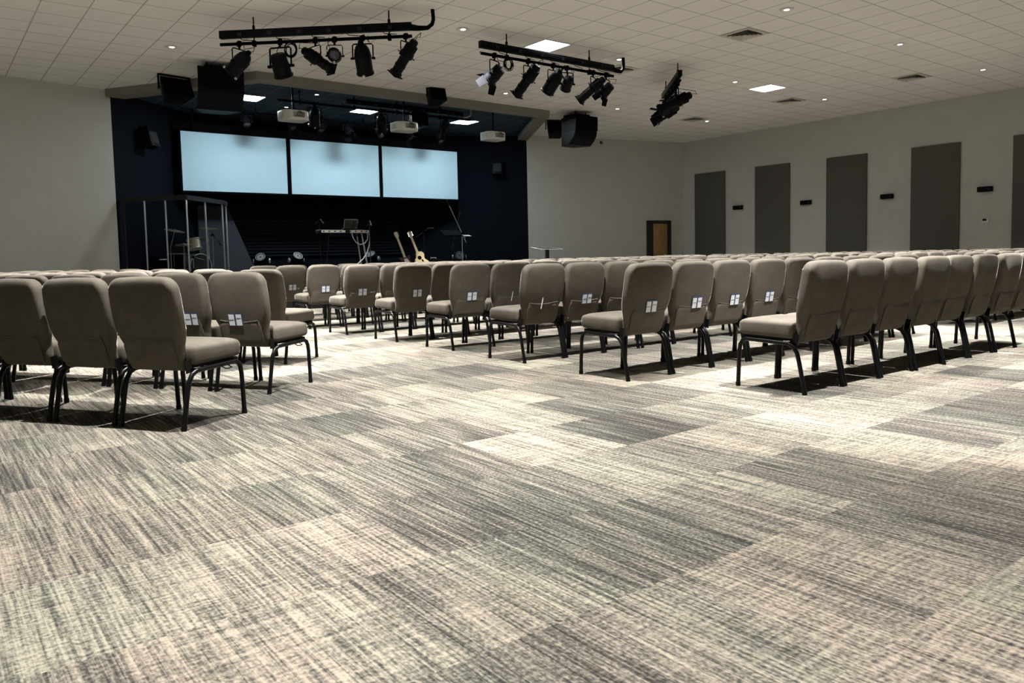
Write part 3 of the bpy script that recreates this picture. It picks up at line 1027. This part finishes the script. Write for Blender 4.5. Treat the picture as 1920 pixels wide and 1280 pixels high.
# bars over the stage
lighting_bar('lighting_bar', 'black lighting bar with raceway under dark stage ceiling', (6.45, 16.62), (11.55, 16.62), (.10, .36, .58, .82), zr=4.60, zp=4.47, raceway=(.32, .95), ceil=CEIL - .012)
lighting_bar('lighting_bar', 'thin dark pipe running above the projection screens', (6.35, 19.1), (12.55, 19.1), (.08, .36, .55, .80), zr=4.6, zp=4.61, raceway=None, ceil=CEIL - .012)
g2 = 'stage lights over the stage'
fixture('par_can', 'par', (7.30, 16.62, 4.47), (.25, .8, -1.5), 'black par can hung beside the drum-side projector', sc=1.0, group=g2)
fixture('par_can', 'par', (8.98, 16.62, 4.47), (.5, .9, -1.1), 'black par can hung between two projectors', sc=1.0, group=g2)
fixture('ellipsoidal_spotlight', 'ellipsoidal', (10.75, 16.62, 4.47), (.2, .9, -1.2), 'black long spotlight with pale cable beyond the middle projector', sc=.85, group=g2)
small = [(6.62, 'behind the hanging speaker cluster'), (7.78, 'behind the drum-side projector'), (8.55, 'beside the par can next to drum-side projector'), (9.31, 'above middle of the middle screen'), (10.28, 'behind the par can near middle projector'), (11.19, 'above the second screen gap'), (12.2, 'above middle of the door-side screen')]
for k, (x, lab) in enumerate(small):
    fixture('fresnel_spotlight', 'fresnel', (x, 19.1, 4.61), (random.uniform(-.25, .25), -.75, -1.0), 'small dark spotlight ' + lab, sc=1.0, yoke=.14, m='black_matte', group=g2, doors=(k % 2 == 1))

# projectors on poles
def projector(x, y, z, label):
    t = thing('projector', label, 'projector', (x, y, CEIL - 0.012), 0, 'ceiling projectors')
    dz = z - CEIL + 0.012
    w_, d_, h_ = .29, .23, .10
    poly = [(-w_, -d_ * .55), (-w_ * .62, -d_), (w_ * .62, -d_), (w_, -d_ * .55), (w_, d_ * .7), (w_ * .8, d_), (-w_ * .8, d_), (-w_, d_ * .7)]
    b = B().prism(poly, dz - h_, dz + h_)
    bmesh.ops.bevel(b.bm, geom=list(b.bm.edges), offset=.012, segments=2, profile=.5, affect='EDGES')
    body = obj('housing', b, 'proj', t)
    obj('input_panel', B().box((0.03, -d_ - .001, dz + .01), (.26, .006, .11)), 'grey', body)
    ca = B()
    for k in range(4):
        xx = -.06 + .05 * k
        ca.tube([(xx, -d_ - .004, dz - .02 + .02 * (k % 2)), (xx + .02, -d_ - .04, dz - .05), (xx + .05, -d_ - .035, dz + .02), (.03, -d_ + .02, dz + .11), (0.015, 0, dz + .16)], .006, 5)
    obj('cable', ca, 'black_matte', t)
    obj('lens', B().lathe([(0, .07), (.05, .065), (.06, .05), (.06, 0)], aim_matrix((-.08, d_ - .01, dz), (0, 1, 0)), 16), 'lens', t)
    v = B()
    for k in range(6):
        v.box((-w_ - .001, -.02 , dz - .06 + .022 * k), (.006, .22, .008))
    obj('vent', v, 'grey', body)
    obj('pole', B().cyl((0, 0, 0), (0, 0, dz + .14), .022, 10), 'black_satin', t)
    obj('mount_plate', B().box((0, 0, dz + .125), (.26, .22, .012)).box((.10, .08, dz + .11), (.02, .02, .04)).box((-.10, .08, dz + .11), (.02, .02, .04)).box((.10, -.08, dz + .11), (.02, .02, .04)).box((-.10, -.08, dz + .11), (.02, .02, .04)), 'black_matte', t)
    obj('ceiling_plate', B().box((0, 0, -.008), (.16, .16, .016)), 'black_matte', t)
projector(6.60, 16.12, 4.05, 'white ceiling projector on black pole, in front of drum-side screen')
projector(9.31, 16.12, 4.04, 'white ceiling projector on black pole, in front of middle screen')
projector(11.90, 16.12, 4.02, 'white ceiling projector on black pole, in front of door-side screen')
# conduit elbow behind the soffit
o = obj('conduit_elbow', B().tube([(11.28, 16.2, 4.728), (11.28, 16.2, 4.56), (11.24, 16.2, 4.49), (11.15, 16.2, 4.45), (11.05, 16.2, 4.44)], .022, 8), 'grey')
tag(o, 'bent grey conduit hanging behind the stage soffit', 'conduit')

# projection screens
SY = 19.95
SZ0, SZ1 = 2.735, 4.175
for x0, x1, lab in ((5.285, 7.93, 'lit projection screen beside the drum booth, first of three'), (8.035, 10.645, 'lit projection screen in the middle of three'), (10.745, 13.325, 'lit projection screen furthest from the drum booth')):
    t = thing('projection_screen', lab, 'screen', ((x0 + x1) / 2, SY, SZ0), 0, 'projection screens')
    wd, ht = x1 - x0, SZ1 - SZ0
    obj('surface', B().box((0, 0, ht / 2), (wd, .02, ht)), 'screen', t)
    f = B()
    f.box((0, .01, -.022), (wd + .088, .07, .044)).box((0, .01, ht + .022), (wd + .088, .07, .044)).box((-wd / 2 - .022, .01, ht / 2), (.044, .07, ht)).box((wd / 2 + .022, .01, ht / 2), (.044, .07, ht))
    obj('frame', f, 'black_matte', t)
    for q in (-.38, .38):
        h = B()
        h.box((q * wd, .06, (ht + .044 + CEIL - .012 - SZ0) / 2), (.04, .04, CEIL - .012 - SZ0 - ht - .044))
        obj('hanger', h, 'black_matte', t)
# dark valance along the top of the screens
o = obj('screen_valance', B().box((9.3, SY + .12, 4.31), (8.3, .03, .19)), 'black_matte')
tag(o, 'black valance strip along the top of the projection screens', 'valance')

# ------------------------------------------------------------------ speakers
def array_speaker(p, ang, label, w_=.84):
    """two stacked cabinets with a front that curves back towards the bottom; local -Y is the front"""
    t = thing('line_array_speaker', label, 'speaker', (p[0], p[1], CEIL), ang, 'main speaker clusters')
    def cab(z0, z1, f0, f1, fm, bk):
        b = B()
        n = 6
        ring = []
        for k in range(n + 1):
            q = k / n
            z = z0 + (z1 - z0) * q
            yf = f0 * (1 - q) + f1 * q + fm * 4 * q * (1 - q)
            ring.append((z, yf))
        L = [[b.bm.verts.new((-w_ / 2, -yf, z)), b.bm.verts.new((w_ / 2, -yf, z)), b.bm.verts.new((w_ / 2 * .55, bk, z)), b.bm.verts.new((-w_ / 2 * .55, bk, z))] for z, yf in ring]
        for a, c in zip(L[:-1], L[1:]):
            for k in range(4):
                b.bm.faces.new((a[k], a[(k + 1) % 4], c[(k + 1) % 4], c[k]))
        b.bm.faces.new(L[0][::-1])
        b.bm.faces.new(L[-1])
        return b
    up = obj('upper_cabinet', cab(-.50, -.13, .40, .42, .01, .30), 'black_satin', t)
    obj('lower_cabinet', cab(-.87, -.51, .14, .395, .06, .30), 'black_satin', t)
    gr = B()
    gr.box((0, -.425, -.315), (w_ * .96, .012, .35))
    obj('grille', gr, 'black_matte', up)
    hb = B().box((0, -.05, -.10), (.5, .5, .06)).cyl((-.2, -.2, 0), (-.2, -.2, -.09), .015, 8).cyl((.2, -.2, 0), (.2, -.2, -.09), .015, 8).cyl((0, .15, 0), (0, .15, -.09), .015, 8)
    obj('rigging_frame', hb, 'black_matte', t)
array_speaker((14.22, 15.55), R(4), 'large black speaker cluster hung beyond the soffit on door side')
array_speaker((4.80, 15.45), R(-4), 'large black speaker cluster hung before the soffit on drum side')

def yoke_speaker(p, ang, label, w_=.62, h_=.36, drop=.30, tilt=25):
    t = thing('yoke_speaker', label, 'speaker', (p[0], p[1], p[2] if len(p) > 2 else CEIL), ang, 'small speakers on yoke brackets')
    m = T((0, 0, -drop), (R(-tilt), 0, 0))
    poly = [(-w_ / 2, -.16), (w_ / 2, -.16), (w_ / 2 * .62, .18), (-w_ / 2 * .62, .18)]
    b = B().prism(poly, -h_ / 2, h_ / 2, m)
    bmesh.ops.bevel(b.bm, geom=list(b.bm.edges), offset=.015, segments=2, profile=.5, affect='EDGES')
    c = obj('cabinet', b, 'black_satin', t)
    obj('grille', B().box((0, -.165, 0), (w_ * .94, .012, h_ * .9), mx=m), 'black_matte', c)
    y = B()
    y.box((0, 0, -.012), (w_ * 1.04, .06, .024)).box((-w_ / 2 - .005, 0, -drop / 2), (.014, .06, drop)).box((w_ / 2 + .005, 0, -drop / 2), (.014, .06, drop))
    obj('yoke', y, 'black_matte', t)
    obj('hanger_post', B().cyl((0, 0, 0), (0, 0, -.02), .03, 10), 'black_matte', t)
yoke_speaker((4.36, 16.7), R(10), 'black box speaker in a yoke bracket beside the large drum-side cluster', .62, .40, .30)
yoke_speaker((9.45, 14.95), R(-4), 'black box speaker in a yoke bracket at centre of the soffit', .40, .30, .19, 18)
yoke_speaker((14.45, 16.65), R(-25), 'black box speaker in a yoke bracket behind the door-side cluster', .52, .36, .27)
yoke_speaker((10.15, 16.95, CEIL - .012), R(0), 'dark box speaker hung under stage ceiling near middle projector', .48, .34, .33, 10)

def wing_speaker(x, y, z, ang, label):
    t = thing('wall_speaker', label, 'speaker', (x, y, z), ang, 'dark wall units beside the stage')
    obj('bracket', B().box((0, .02, .25), (.10, .10, .25)).cyl((0, .04, .35), (0, -.16, .30), .018, 8), 'black_matte', t)
    b = B().box((0, -.22, .10), (.30, .24, .48), rot=(R(-15), 0, 0), bev=.015)
    c = obj('cabinet', b, 'black_satin', t)
    obj('grille', B().box((0, -.345, .10), (.24, .012, .26), rot=(R(-15), 0, 0)), 'dark_grey', c)
sr = Vector(SB1) - Vector(WR0)
ar = math.atan2(sr.y, sr.x) + PI
wing_speaker(14.68, 19.76, 3.62, ar, 'dark wall speaker on navy wall beside the door-side screen')
sl = Vector(WL1) - Vector(SB0)
al = math.atan2(sl.y, sl.x) + PI
wing_speaker(4.28, 19.42, 3.75, al, 'dark wall speaker on navy wall beside the drum-side screen')

# ------------------------------------------------------------------ things on the stage
def tripod(b, z0, h, r=.28, pole=.011, a0=0.3):
    b.cyl((0, 0, z0 + .10), (0, 0, z0 + h), pole, 8)
    for k in range(3):
        a = a0 + k * 2 * PI / 3
        b.tube([(0, 0, z0 + .22), (r * math.cos(a), r * math.sin(a), z0 + .01)], .009, 6)
    return b

def mic_stand(x, y, z, h, boom, label, m='black_satin', a0=.3):
    """boom: end of the boom arm relative to the top of the pole, or None"""
    t = thing('microphone_stand', label, 'microphone stand', (x, y, z), 0)
    obj('base', tripod(B(), 0, .25, a0=a0), 'black_satin', t)
    obj('pole', B().cyl((0, 0, .2), (0, 0, h), .0105, 8), m, t)
    if boom:
        b = Vector(boom)
        s = -b.normalized() * .28
        obj('boom_arm', B().cyl(Vector((0, 0, h)) + s, Vector((0, 0, h)) + b, .0105, 8), m, t)
        obj('boom_clutch', B().lathe([(-.03, .03), (.03, .03)], aim_matrix((0, 0, h), (0, 1, 0)), 10), 'black_matte', t)
        e = Vector((0, 0, h)) + b
    else:
        b = Vector((0, -.3, .15))
        e = Vector((0, 0, h))
    mx = aim_matrix(e, (b.x, b.y, b.z - .1))
    obj('microphone', B().lathe([(-.04, .010), (.09, .014), (.10, .022), (.135, .022), (.15, .012), (.153, 0)], mx, 12), 'dark_grey', t)
    return t

# drum booth
BP = [(3.72, 18.80), (4.77, 17.80), (5.92, 19.05), (6.15, 19.50)]
t = thing('drum_booth', 'tall drum booth of clear panels with aluminium posts on the stage', 'drum booth', (5.0, 18.6, STZ))
off = Vector((5.0, 18.6, STZ))
BH = 1.80
def bpt(p, z):
    return Vector((p[0], p[1], STZ + z)) - off
edges = [(BP[0], BP[1], 3, 'acrylic_dark'), (BP[1], BP[2], 2, 'acrylic'), (BP[2], BP[3], 1, 'acrylic')]
for a, b_, n, m in edges:
    a, b_ = Vector(a), Vector(b_)
    u = (b_ - a).normalized()
    ang = math.atan2(u.y, u.x)
    hd = (a + b_) / 2
    L = (b_ - a).length
    obj('header', B().box(bpt(hd, BH + .0), (L + .04, .09, .10), rot=(0, 0, ang)), 'dark_grey', t)
    for k in range(n):
        q0, q1 = a + (b_ - a) * (k / n), a + (b_ - a) * ((k + 1) / n)
        c = (q0 + q1) / 2
        p_ = obj('clear_panel', B().box(bpt(c, BH / 2 - .02), (L / n - .03, .008, BH - .08), rot=(0, 0, ang)), m, t)
        obj('post', B().box(bpt(q1, BH / 2 - .02), (.026, .034, BH - .06), rot=(0, 0, ang), bev=.004), 'alu', t)
obj('post', B().box(bpt(BP[0], BH / 2 - .02), (.03, .04, BH - .06)), 'dark_grey', t)
obj('base_rail', B().tube([bpt(p, .02) for p in BP], .018, 6), 'dark_grey', t)

# drums
def drum(name, label, p, axis, r, depth, shell, heads, lugs=8, hoop_m='hoop'):
    t = thing(name, label, 'drum', p, 0)
    mx = aim_matrix((0, 0, 0), axis)
    obj('shell', B().lathe([(-depth / 2, r), (depth / 2, r)], mx, 32), shell, t)
    for q, hm in ((-1, heads[0]), (1, heads[1])):
        obj('head', B().lathe([(q * depth / 2, 0), (q * depth / 2, r), (q * (depth / 2 + .006), r), (q * (depth / 2 + .008), 0)], mx, 32), hm, t)
        ring = [mx @ Vector((math.cos(a * PI / 16) * (r + .008), math.sin(a * PI / 16) * (r + .008), q * depth / 2)) for a in range(32)]
        obj('hoop', B().tube(ring, .013, 6, closed=True), hoop_m, t)
    lg = B()
    for k in range(lugs):
        a = 2 * PI * k / lugs
        lg.tube([mx @ Vector((math.cos(a) * (r + .012), math.sin(a) * (r + .012), -depth / 2)), mx @ Vector((math.cos(a) * (r + .012), math.sin(a) * (r + .012), depth / 2))], .006, 5)
    obj('lug', lg, 'chrome', t)
    return t
drum('bass_drum', 'large bass drum lying on its side inside the booth', (5.16, 18.75, STZ + .29), (.35, -.94, 0), .275, .40, 'gold_shell', ('drum_head', 'black_head'))
drum('rack_tom', 'small champagne tom mounted above the bass drum', (5.16, 18.78, STZ + .80), (-.1, .25, 1), .14, .22, 'gold_shell', ('drum_head', 'drum_head'), 6)
drum('floor_tom', 'dark floor tom on short legs beside the bass drum', (4.72, 18.62, STZ + .40), (0, 0, 1), .19, .36, 'black_satin', ('drum_head', 'drum_head'), 6)
def cymbal(x, y, h, r, label, tilt=(0, 0, 1), a0=.2, boom=None):
    t = thing('cymbal_stand', label, 'cymbal', (x, y, STZ), 0)
    obj('stand', tripod(B(), 0, h if not boom else h * .72, r=.26, pole=.012, a0=a0), 'chrome', t)
    top = Vector((0, 0, h))
    if boom:
        top = Vector(boom) + Vector((0, 0, h))
        obj('boom_arm', B().cyl((0, 0, h * .70), top, .010, 8), 'chrome', t)
    mx = aim_matrix(top, tilt)
    obj('cymbal', B().lathe([(.004, 0), (.03, .02), (.018, .05), (0, r), (-.003, r), (.012, .05), (.0, .0)], mx, 28), 'brass', t)
    obj('wing_nut', B().lathe([(.02, .012), (.05, .012)], mx, 8), 'chrome', t)
cymbal(4.55, 18.42, 1.02, .22, 'bronze cymbal on chrome boom stand, higher, near darker booth panels', (.15, -.2, 1), .5, (.12, .05, .08))
cymbal(4.80, 18.28, .78, .18, 'bronze cymbal pair low on chrome stand behind the booth corner post', (-.1, -.15, 1), .1)
cymbal(5.60, 19.15, 1.18, .21, 'bronze cymbal on tall stand beside the clear booth panel', (-.05, -.15, 1), .9)
cymbal(5.42, 19.25, .92, .20, 'bronze cymbal on chrome stand just behind the tom', (.1, -.2, 1), .6)
d = thing('drum_throne', 'round black drum stool behind the bass drum', 'stool', (5.25, 19.62, STZ))
obj('cushion', B().lathe([(.44, 0), (.44, .15), (.46, .17), (.51, .17), (.53, .14), (.535, 0)]), 'black_matte', d)
obj('base', tripod(B(), 0, .44, .22), 'chrome', d)
mic_stand(5.62, 18.90, STZ, 1.02, (.20, .22, -.14), 'chrome boom microphone stand with tripod by clear booth panel', 'chrome', .9)
mic_stand(4.98, 18.25, STZ, .50, (-.12, .15, .05), 'short microphone stand in front of the bass drum', 'chrome', .2)
# overhead microphones hanging in the booth: a small clip microphone on the header
d = thing('amplifier_rack', 'low black box with handle behind the darker booth panels', 'amplifier', (4.55, 19.15, STZ))
obj('cabinet', B().box((0, 0, .27), (.52, .36, .54), bev=.02), 'black_matte', d)
obj('handle', B().tube([(-.12, -.19, .46), (-.12, -.22, .46), (.12, -.22, .46), (.12, -.19, .46)], .014, 6), 'alu', d)

t = thing('lit_wall_patch', 'added grey panel imitating the lit wall patch behind the drum booth', 'lit_patch', (6.4, 20.6, STZ))  # added panel shaped and coloured as the lit wall patch with its shadow edge
obj('patch_panel', B().prism([(-.62, .02), (.85, .02), (.12, 1.82), (-.62, 1.82)], -.03, .03, Matrix.Rotation(PI / 2, 4, 'X')), 'lit_patch', t)
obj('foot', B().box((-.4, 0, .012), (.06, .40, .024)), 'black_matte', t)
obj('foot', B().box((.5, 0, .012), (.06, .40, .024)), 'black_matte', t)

# moving-head lights on the stage
def moving_head(x, y, az, tilt, label):
    t = thing('moving_head_light', label, 'stage light', (x, y, STZ), az, 'moving head lights on the stage')
    obj('base', B().box((0, 0, .075), (.30, .26, .15), bev=.02), 'black_satin', t)
    y_ = B()
    for s in (-1, 1):
        y_.box((.15 * s, 0, .30), (.045, .14, .30), bev=.018)
    y_.box((0, 0, .175), (.33, .16, .05), bev=.015)
    obj('yoke', y_, 'black_satin', t)
    c = B()
    for s in (-1, 1):
        c.lathe([(0, .055), (.02, .05), (.028, 0)], aim_matrix((.172 * s, 0, .38), (s, 0, 0)), 14)
    obj('yoke_cap', c, 'alu', t)
    mx = aim_matrix((0, 0, .38), (0, -math.cos(R(tilt)), math.sin(R(tilt))))
    obj('head', B().lathe([(-.15, 0), (-.15, .07), (-.12, .10), (.0, .118), (.13, .115), (.15, .105), (.15, .085), (.11, .08)], mx, 20), 'black_satin', t)
    obj('lens_ring', B().lathe([(.148, .114), (.158, .114), (.158, .102), (.148, .102)], mx, 20), 'rim', t)
    obj('lens', B().lathe([(.115, .085), (.13, .085), (.145, .05), (.15, 0)], mx, 20), 'lens_dark', t)
moving_head(6.42, 17.9, R(-35), 38, 'moving head light on stage, closest to the drum booth')
moving_head(7.25, 17.9, R(5), 45, 'moving head light on stage beside the keyboard stand')
moving_head(9.24, 17.8, R(-60), 50, 'moving head light on stage between keyboard and guitars')
moving_head(11.95, 17.9, R(-30), 15, 'moving head light on stage with its lens lit beneath a music stand')

# keyboard on its stand
t = thing('keyboard', 'long silver-backed keyboard lying across a black stand', 'keyboard', (8.02, 16.9, STZ + .98), R(2))
obj('body', B().box((0, 0, .04), (1.27, .30, .075), bev=.012), 'dark_grey', t)
bpn = B().box((-.32, -.153, .045), (.60, .008, .055)).box((.35, -.153, .045), (.50, .008, .065))
obj('back_panel', bpn, 'proj', t)
pt = B()
for k in range(9):
    pt.box((-.55 + k * .135 + random.uniform(-.02, .02), -.158, .045), (.045, .008, .022))
obj('port', pt, 'black_matte', t)
kk = B()
for k in range(52):
    kk.box((-.585 + k * .0225, .10, .082), (.0205, .14, .014))
obj('white_key', kk, 'white', t)['kind'] = 'stuff'
t = thing('keyboard_stand', 'black folding stand carrying the keyboard', 'stand', (8.02, 16.9, STZ), R(2))
for s in (-1, 1):
    l_ = B()
    l_.tube([(.42 * s, -.12, .975), (.56 * s, -.16, .012)], .018, 8)
    l_.tube([(.42 * s, .12, .975), (.56 * s, .16, .012)], .018, 8)
    obj('leg', l_, 'alu' if s > 0 else 'black_satin', t)
obj('crossbar', B().tube([(-.45, -.12, .93), (.45, -.12, .93)], .016, 8).tube([(-.45, .12, .93), (.45, .12, .93)], .016, 8), 'black_satin', t)
o = obj('keyboard_cable', B().tube([(8.15, 16.72, 1.58), (8.17, 16.68, 1.46), (8.24, 16.68, 1.36), (8.34, 16.68, 1.31), (8.46, 16.68, 1.34), (8.54, 16.68, 1.44), (8.56, 16.72, 1.58)], .013, 6), 'cable_grey')
tag(o, 'grey cable hanging in a loop under the keyboard', 'cable')
o = obj('keyboard_cable', B().tube([(8.60, 16.72, 1.58), (8.60, 16.68, 1.45), (8.56, 16.66, 1.28), (8.50, 16.64, 1.14), (8.38, 16.62, .98), (8.22, 16.60, .86), (8.05, 16.60, .74), (7.95, 16.62, .615)], .013, 6), 'cable_grey')
tag(o, 'grey cable drooping from keyboard end down to the stage floor', 'cable')
t = thing('laptop', 'open dark laptop standing on top of the keyboard', 'laptop', (8.18, 16.94, STZ + 1.058), R(2))
obj('base', B().box((0, .02, .008), (.36, .24, .016), bev=.004), 'dark_grey', t)
lidm = T((0, -.10, .014), (R(14), 0, 0))
obj('lid', B().box((0, 0, .12), (.35, .008, .24), mx=lidm), 'screen_lcd', t)
obj('lid_rim', B().tube([lidm @ Vector(p) for p in ((-.24, .005, -.02), (-.178, 0, .03), (-.172, 0, .24), (.172, 0, .24), (.176, 0, .15))], .007, 6), 'alu', t)
mic_stand(7.55, 17.15, STZ, 1.28, (0.0, -.1, .02), 'dark microphone stand behind keyboard, drum side', 'dark_grey', .2)
mic_stand(8.48, 16.45, STZ, 1.22, (-.02, -.08, .02), 'dark microphone stand in front of the keyboard', 'dark_grey', .4)

# guitars
def guitar(p, az, lean, label, top_m, side_m, kind='acoustic', roll=0):
    t = thing('acoustic_guitar' if kind == 'acoustic' else 'electric_guitar', label, 'guitar', p, az)
    m = T((0, 0, 0.03), (R(-lean), 0, 0)) @ Matrix.Rotation(R(roll), 4, 'Y')
    def P(poly, h0, h1):
        return B().prism([(x, z) for x, z in poly], h0, h1, m @ Matrix.Rotation(PI / 2, 4, 'X'))
    if kind == 'acoustic':
        half = [(0.0, 0.0), (.10, .008), (.165, .05), (.195, .12), (.185, .19), (.145, .245), (.120, .28), (.125, .33), (.145, .375), (.140, .43), (.10, .475), (.04, .488), (.02, .488)]
        other = [(0.0, 0.0), (.10, .008), (.165, .05), (.195, .12), (.185, .19), (.145, .245), (.120, .28), (.118, .31), (.10, .345), (.065, .37), (.045, .41), (.03, .488)]
        poly = half + [(-x, z) for x, z in other[::-1][:-1]]
        obj('body', P(poly, -.055, .05), side_m, t)
        obj('soundboard', P([(x * .985, .004 + z * .985) for x, z in poly], .0505, .054), top_m, t)
        obj('sound_hole', B().lathe([(0, .05), (.002, .05)], m @ T((0, -.0545, .335), (R(90), 0, 0)), 20), 'black_matte', t)
        obj('bridge', P([(-.08, .12), (.08, .12), (.07, .145), (-.07, .145)], .0545, .062), 'black_matte', t)
        obj('pickguard', P([(.045, .29), (.075, .24), (.065, .20), (.03, .215), (.03, .28)], .0545, .0565), 'black_matte', t)
        nb, nl, zz = .45, .42, .052
    else:
        half = [(0, 0), (.09, .01), (.15, .06), (.165, .13), (.13, .20), (.115, .25), (.14, .31), (.15, .37), (.10, .36), (.05, .33)]
        poly = half + [(-x, z) for x, z in half[::-1][:-1]]
        obj('body', P(poly, -.02, .025), side_m, t)
        obj('pickguard', P([(-.05, .12), (.06, .10), (.08, .2), (.04, .3), (-.04, .3)], .0255, .028), 'white', t)
        nb, nl, zz = .33, .52, .028
    obj('neck', P([(-.028, nb), (.028, nb), (.022, nb + nl), (-.022, nb + nl)], zz - .03, zz + .008), 'maple', t)
    obj('headstock', P([(-.024, nb + nl), (.024, nb + nl), (.042, nb + nl + .05), (.036, nb + nl + .17), (-.036, nb + nl + .17), (-.042, nb + nl + .05)], zz - .02, zz + .003), 'maple', t)
    tp = B()
    for k in range(3):
        for s in (-1, 1):
            z = nb + nl + .06 + .04 * k
            tp.box((.05 * s, -zz, z), (.022, .012, .016), mx=m)
    obj('tuning_peg', tp, 'chrome', t)
    return t
GX, GY = 10.02, 16.60
def gstand(p, az, label):
    t = thing('guitar_stand', label, 'stand', p, az)
    obj('upright', B().tube([(0, .16, .02), (0, .20, .34), (0, .23, .62)], .012, 8), 'black_satin', t)
    obj('cradle', B().tube([(-.12, -.09, .05), (-.12, .03, .035), (0, .17, .04), (.12, .03, .035), (.12, -.09, .05)], .011, 6), 'black_satin', t)
    obj('leg', B().tube([(0, .20, .30), (-.2, .36, .01)], .010, 6), 'black_satin', t)
    obj('leg', B().tube([(0, .20, .30), (.2, .36, .01)], .010, 6), 'black_satin', t)
gstand((GX, GY, STZ), R(-18), 'black stand holding the pale acoustic guitar')
gt = guitar((GX, GY, STZ + .02), R(-18), 14, 'pale spruce acoustic guitar leaning on a stand', 'spruce', 'maple', roll=-17)
gstand((9.86, 17.05, STZ), R(-10), 'black stand holding the dark red electric guitar')
guitar((9.86, 17.05, STZ + .04), R(-10), 14, 'dark red electric guitar with pale neck behind the acoustic one', 'red_wood', 'red_wood', 'electric', roll=-15)
t = thing('guitar_amplifier', 'low black amplifier box behind the acoustic guitar', 'amplifier', (10.55, 17.0, STZ), R(8))
obj('cabinet', B().box((0, 0, .17), (.42, .26, .34), bev=.012), 'black_matte', t)
obj('handle', B().tube([(-.09, 0, .34), (-.09, 0, .365), (.09, 0, .365), (.09, 0, .34)], .010, 6), 'alu', t)
mic_stand(10.62, 17.55, STZ, 1.05, (.08, -.12, .09), 'black vocal microphone stand behind the acoustic guitar', 'dark_grey', .8)

# music stand and tall boom stands
t = thing('music_stand', 'black music stand with tilted desk on the stage', 'music stand', (11.15, 17.05, STZ), R(-10))
obj('desk', B().box((0, 0, 1.00), (.50, .012, .32), rot=(R(-62), 0, 0)), 'black_matte', t)
obj('lip', B().box((0, -.155, .925), (.50, .045, .012), rot=(R(-20), 0, 0)), 'black_matte', t)
obj('pole', tripod(B(), 0, .97), 'black_satin', t)
mic_stand(11.62, 17.25, STZ, 1.00, (-.42, -.05, .74), 'long pale boom microphone stand reaching high over music stand', 'alu', .5)
mic_stand(11.42, 17.35, STZ, .80, (.16, -.02, .62), 'thin dark boom stand crossing the long pale boom', 'dark_grey', .1)
t = thing('tablet', 'small bright tablet clamped beside the boom stand', 'tablet', (11.72, 17.18, STZ + .93), R(-5))
obj('body', B().box((0, 0, 0), (.24, .16, .014), rot=(R(12), 0, 0)), 'dark_grey', t)
obj('display', B().box((0, 0, .008), (.22, .14, .003), rot=(R(12), 0, 0)), 'white', t)
obj('clamp', B().cyl((-.02, .05, -.07), (-.02, .05, 0), .01, 8).cyl((-.02, .05, -.07), (-.10, .07, -.07), .01, 8), 'chrome', t)

# clear lectern on the floor in front of the stage
t = thing('clear_lectern', 'clear acrylic lectern standing before the wall beside the stage', 'lectern', (11.75, 13.9, 0), R(0))
obj('desk', B().box((0, 0, 1.13), (.62, .42, .012), rot=(R(9), 0, 0)), 'acrylic', t)
obj('desk_edge', B().tube([(-.31, -.21, 1.10), (.31, -.21, 1.10), (.31, .21, 1.163), (-.31, .21, 1.163)], .006, 5, closed=True), 'grey', t)
obj('post', B().box((0, 0, .56), (.10, .04, 1.12)), 'dark_grey', t)
obj('base', B().box((0, 0, .012), (.55, .42, .024), bev=.004), 'acrylic', t)
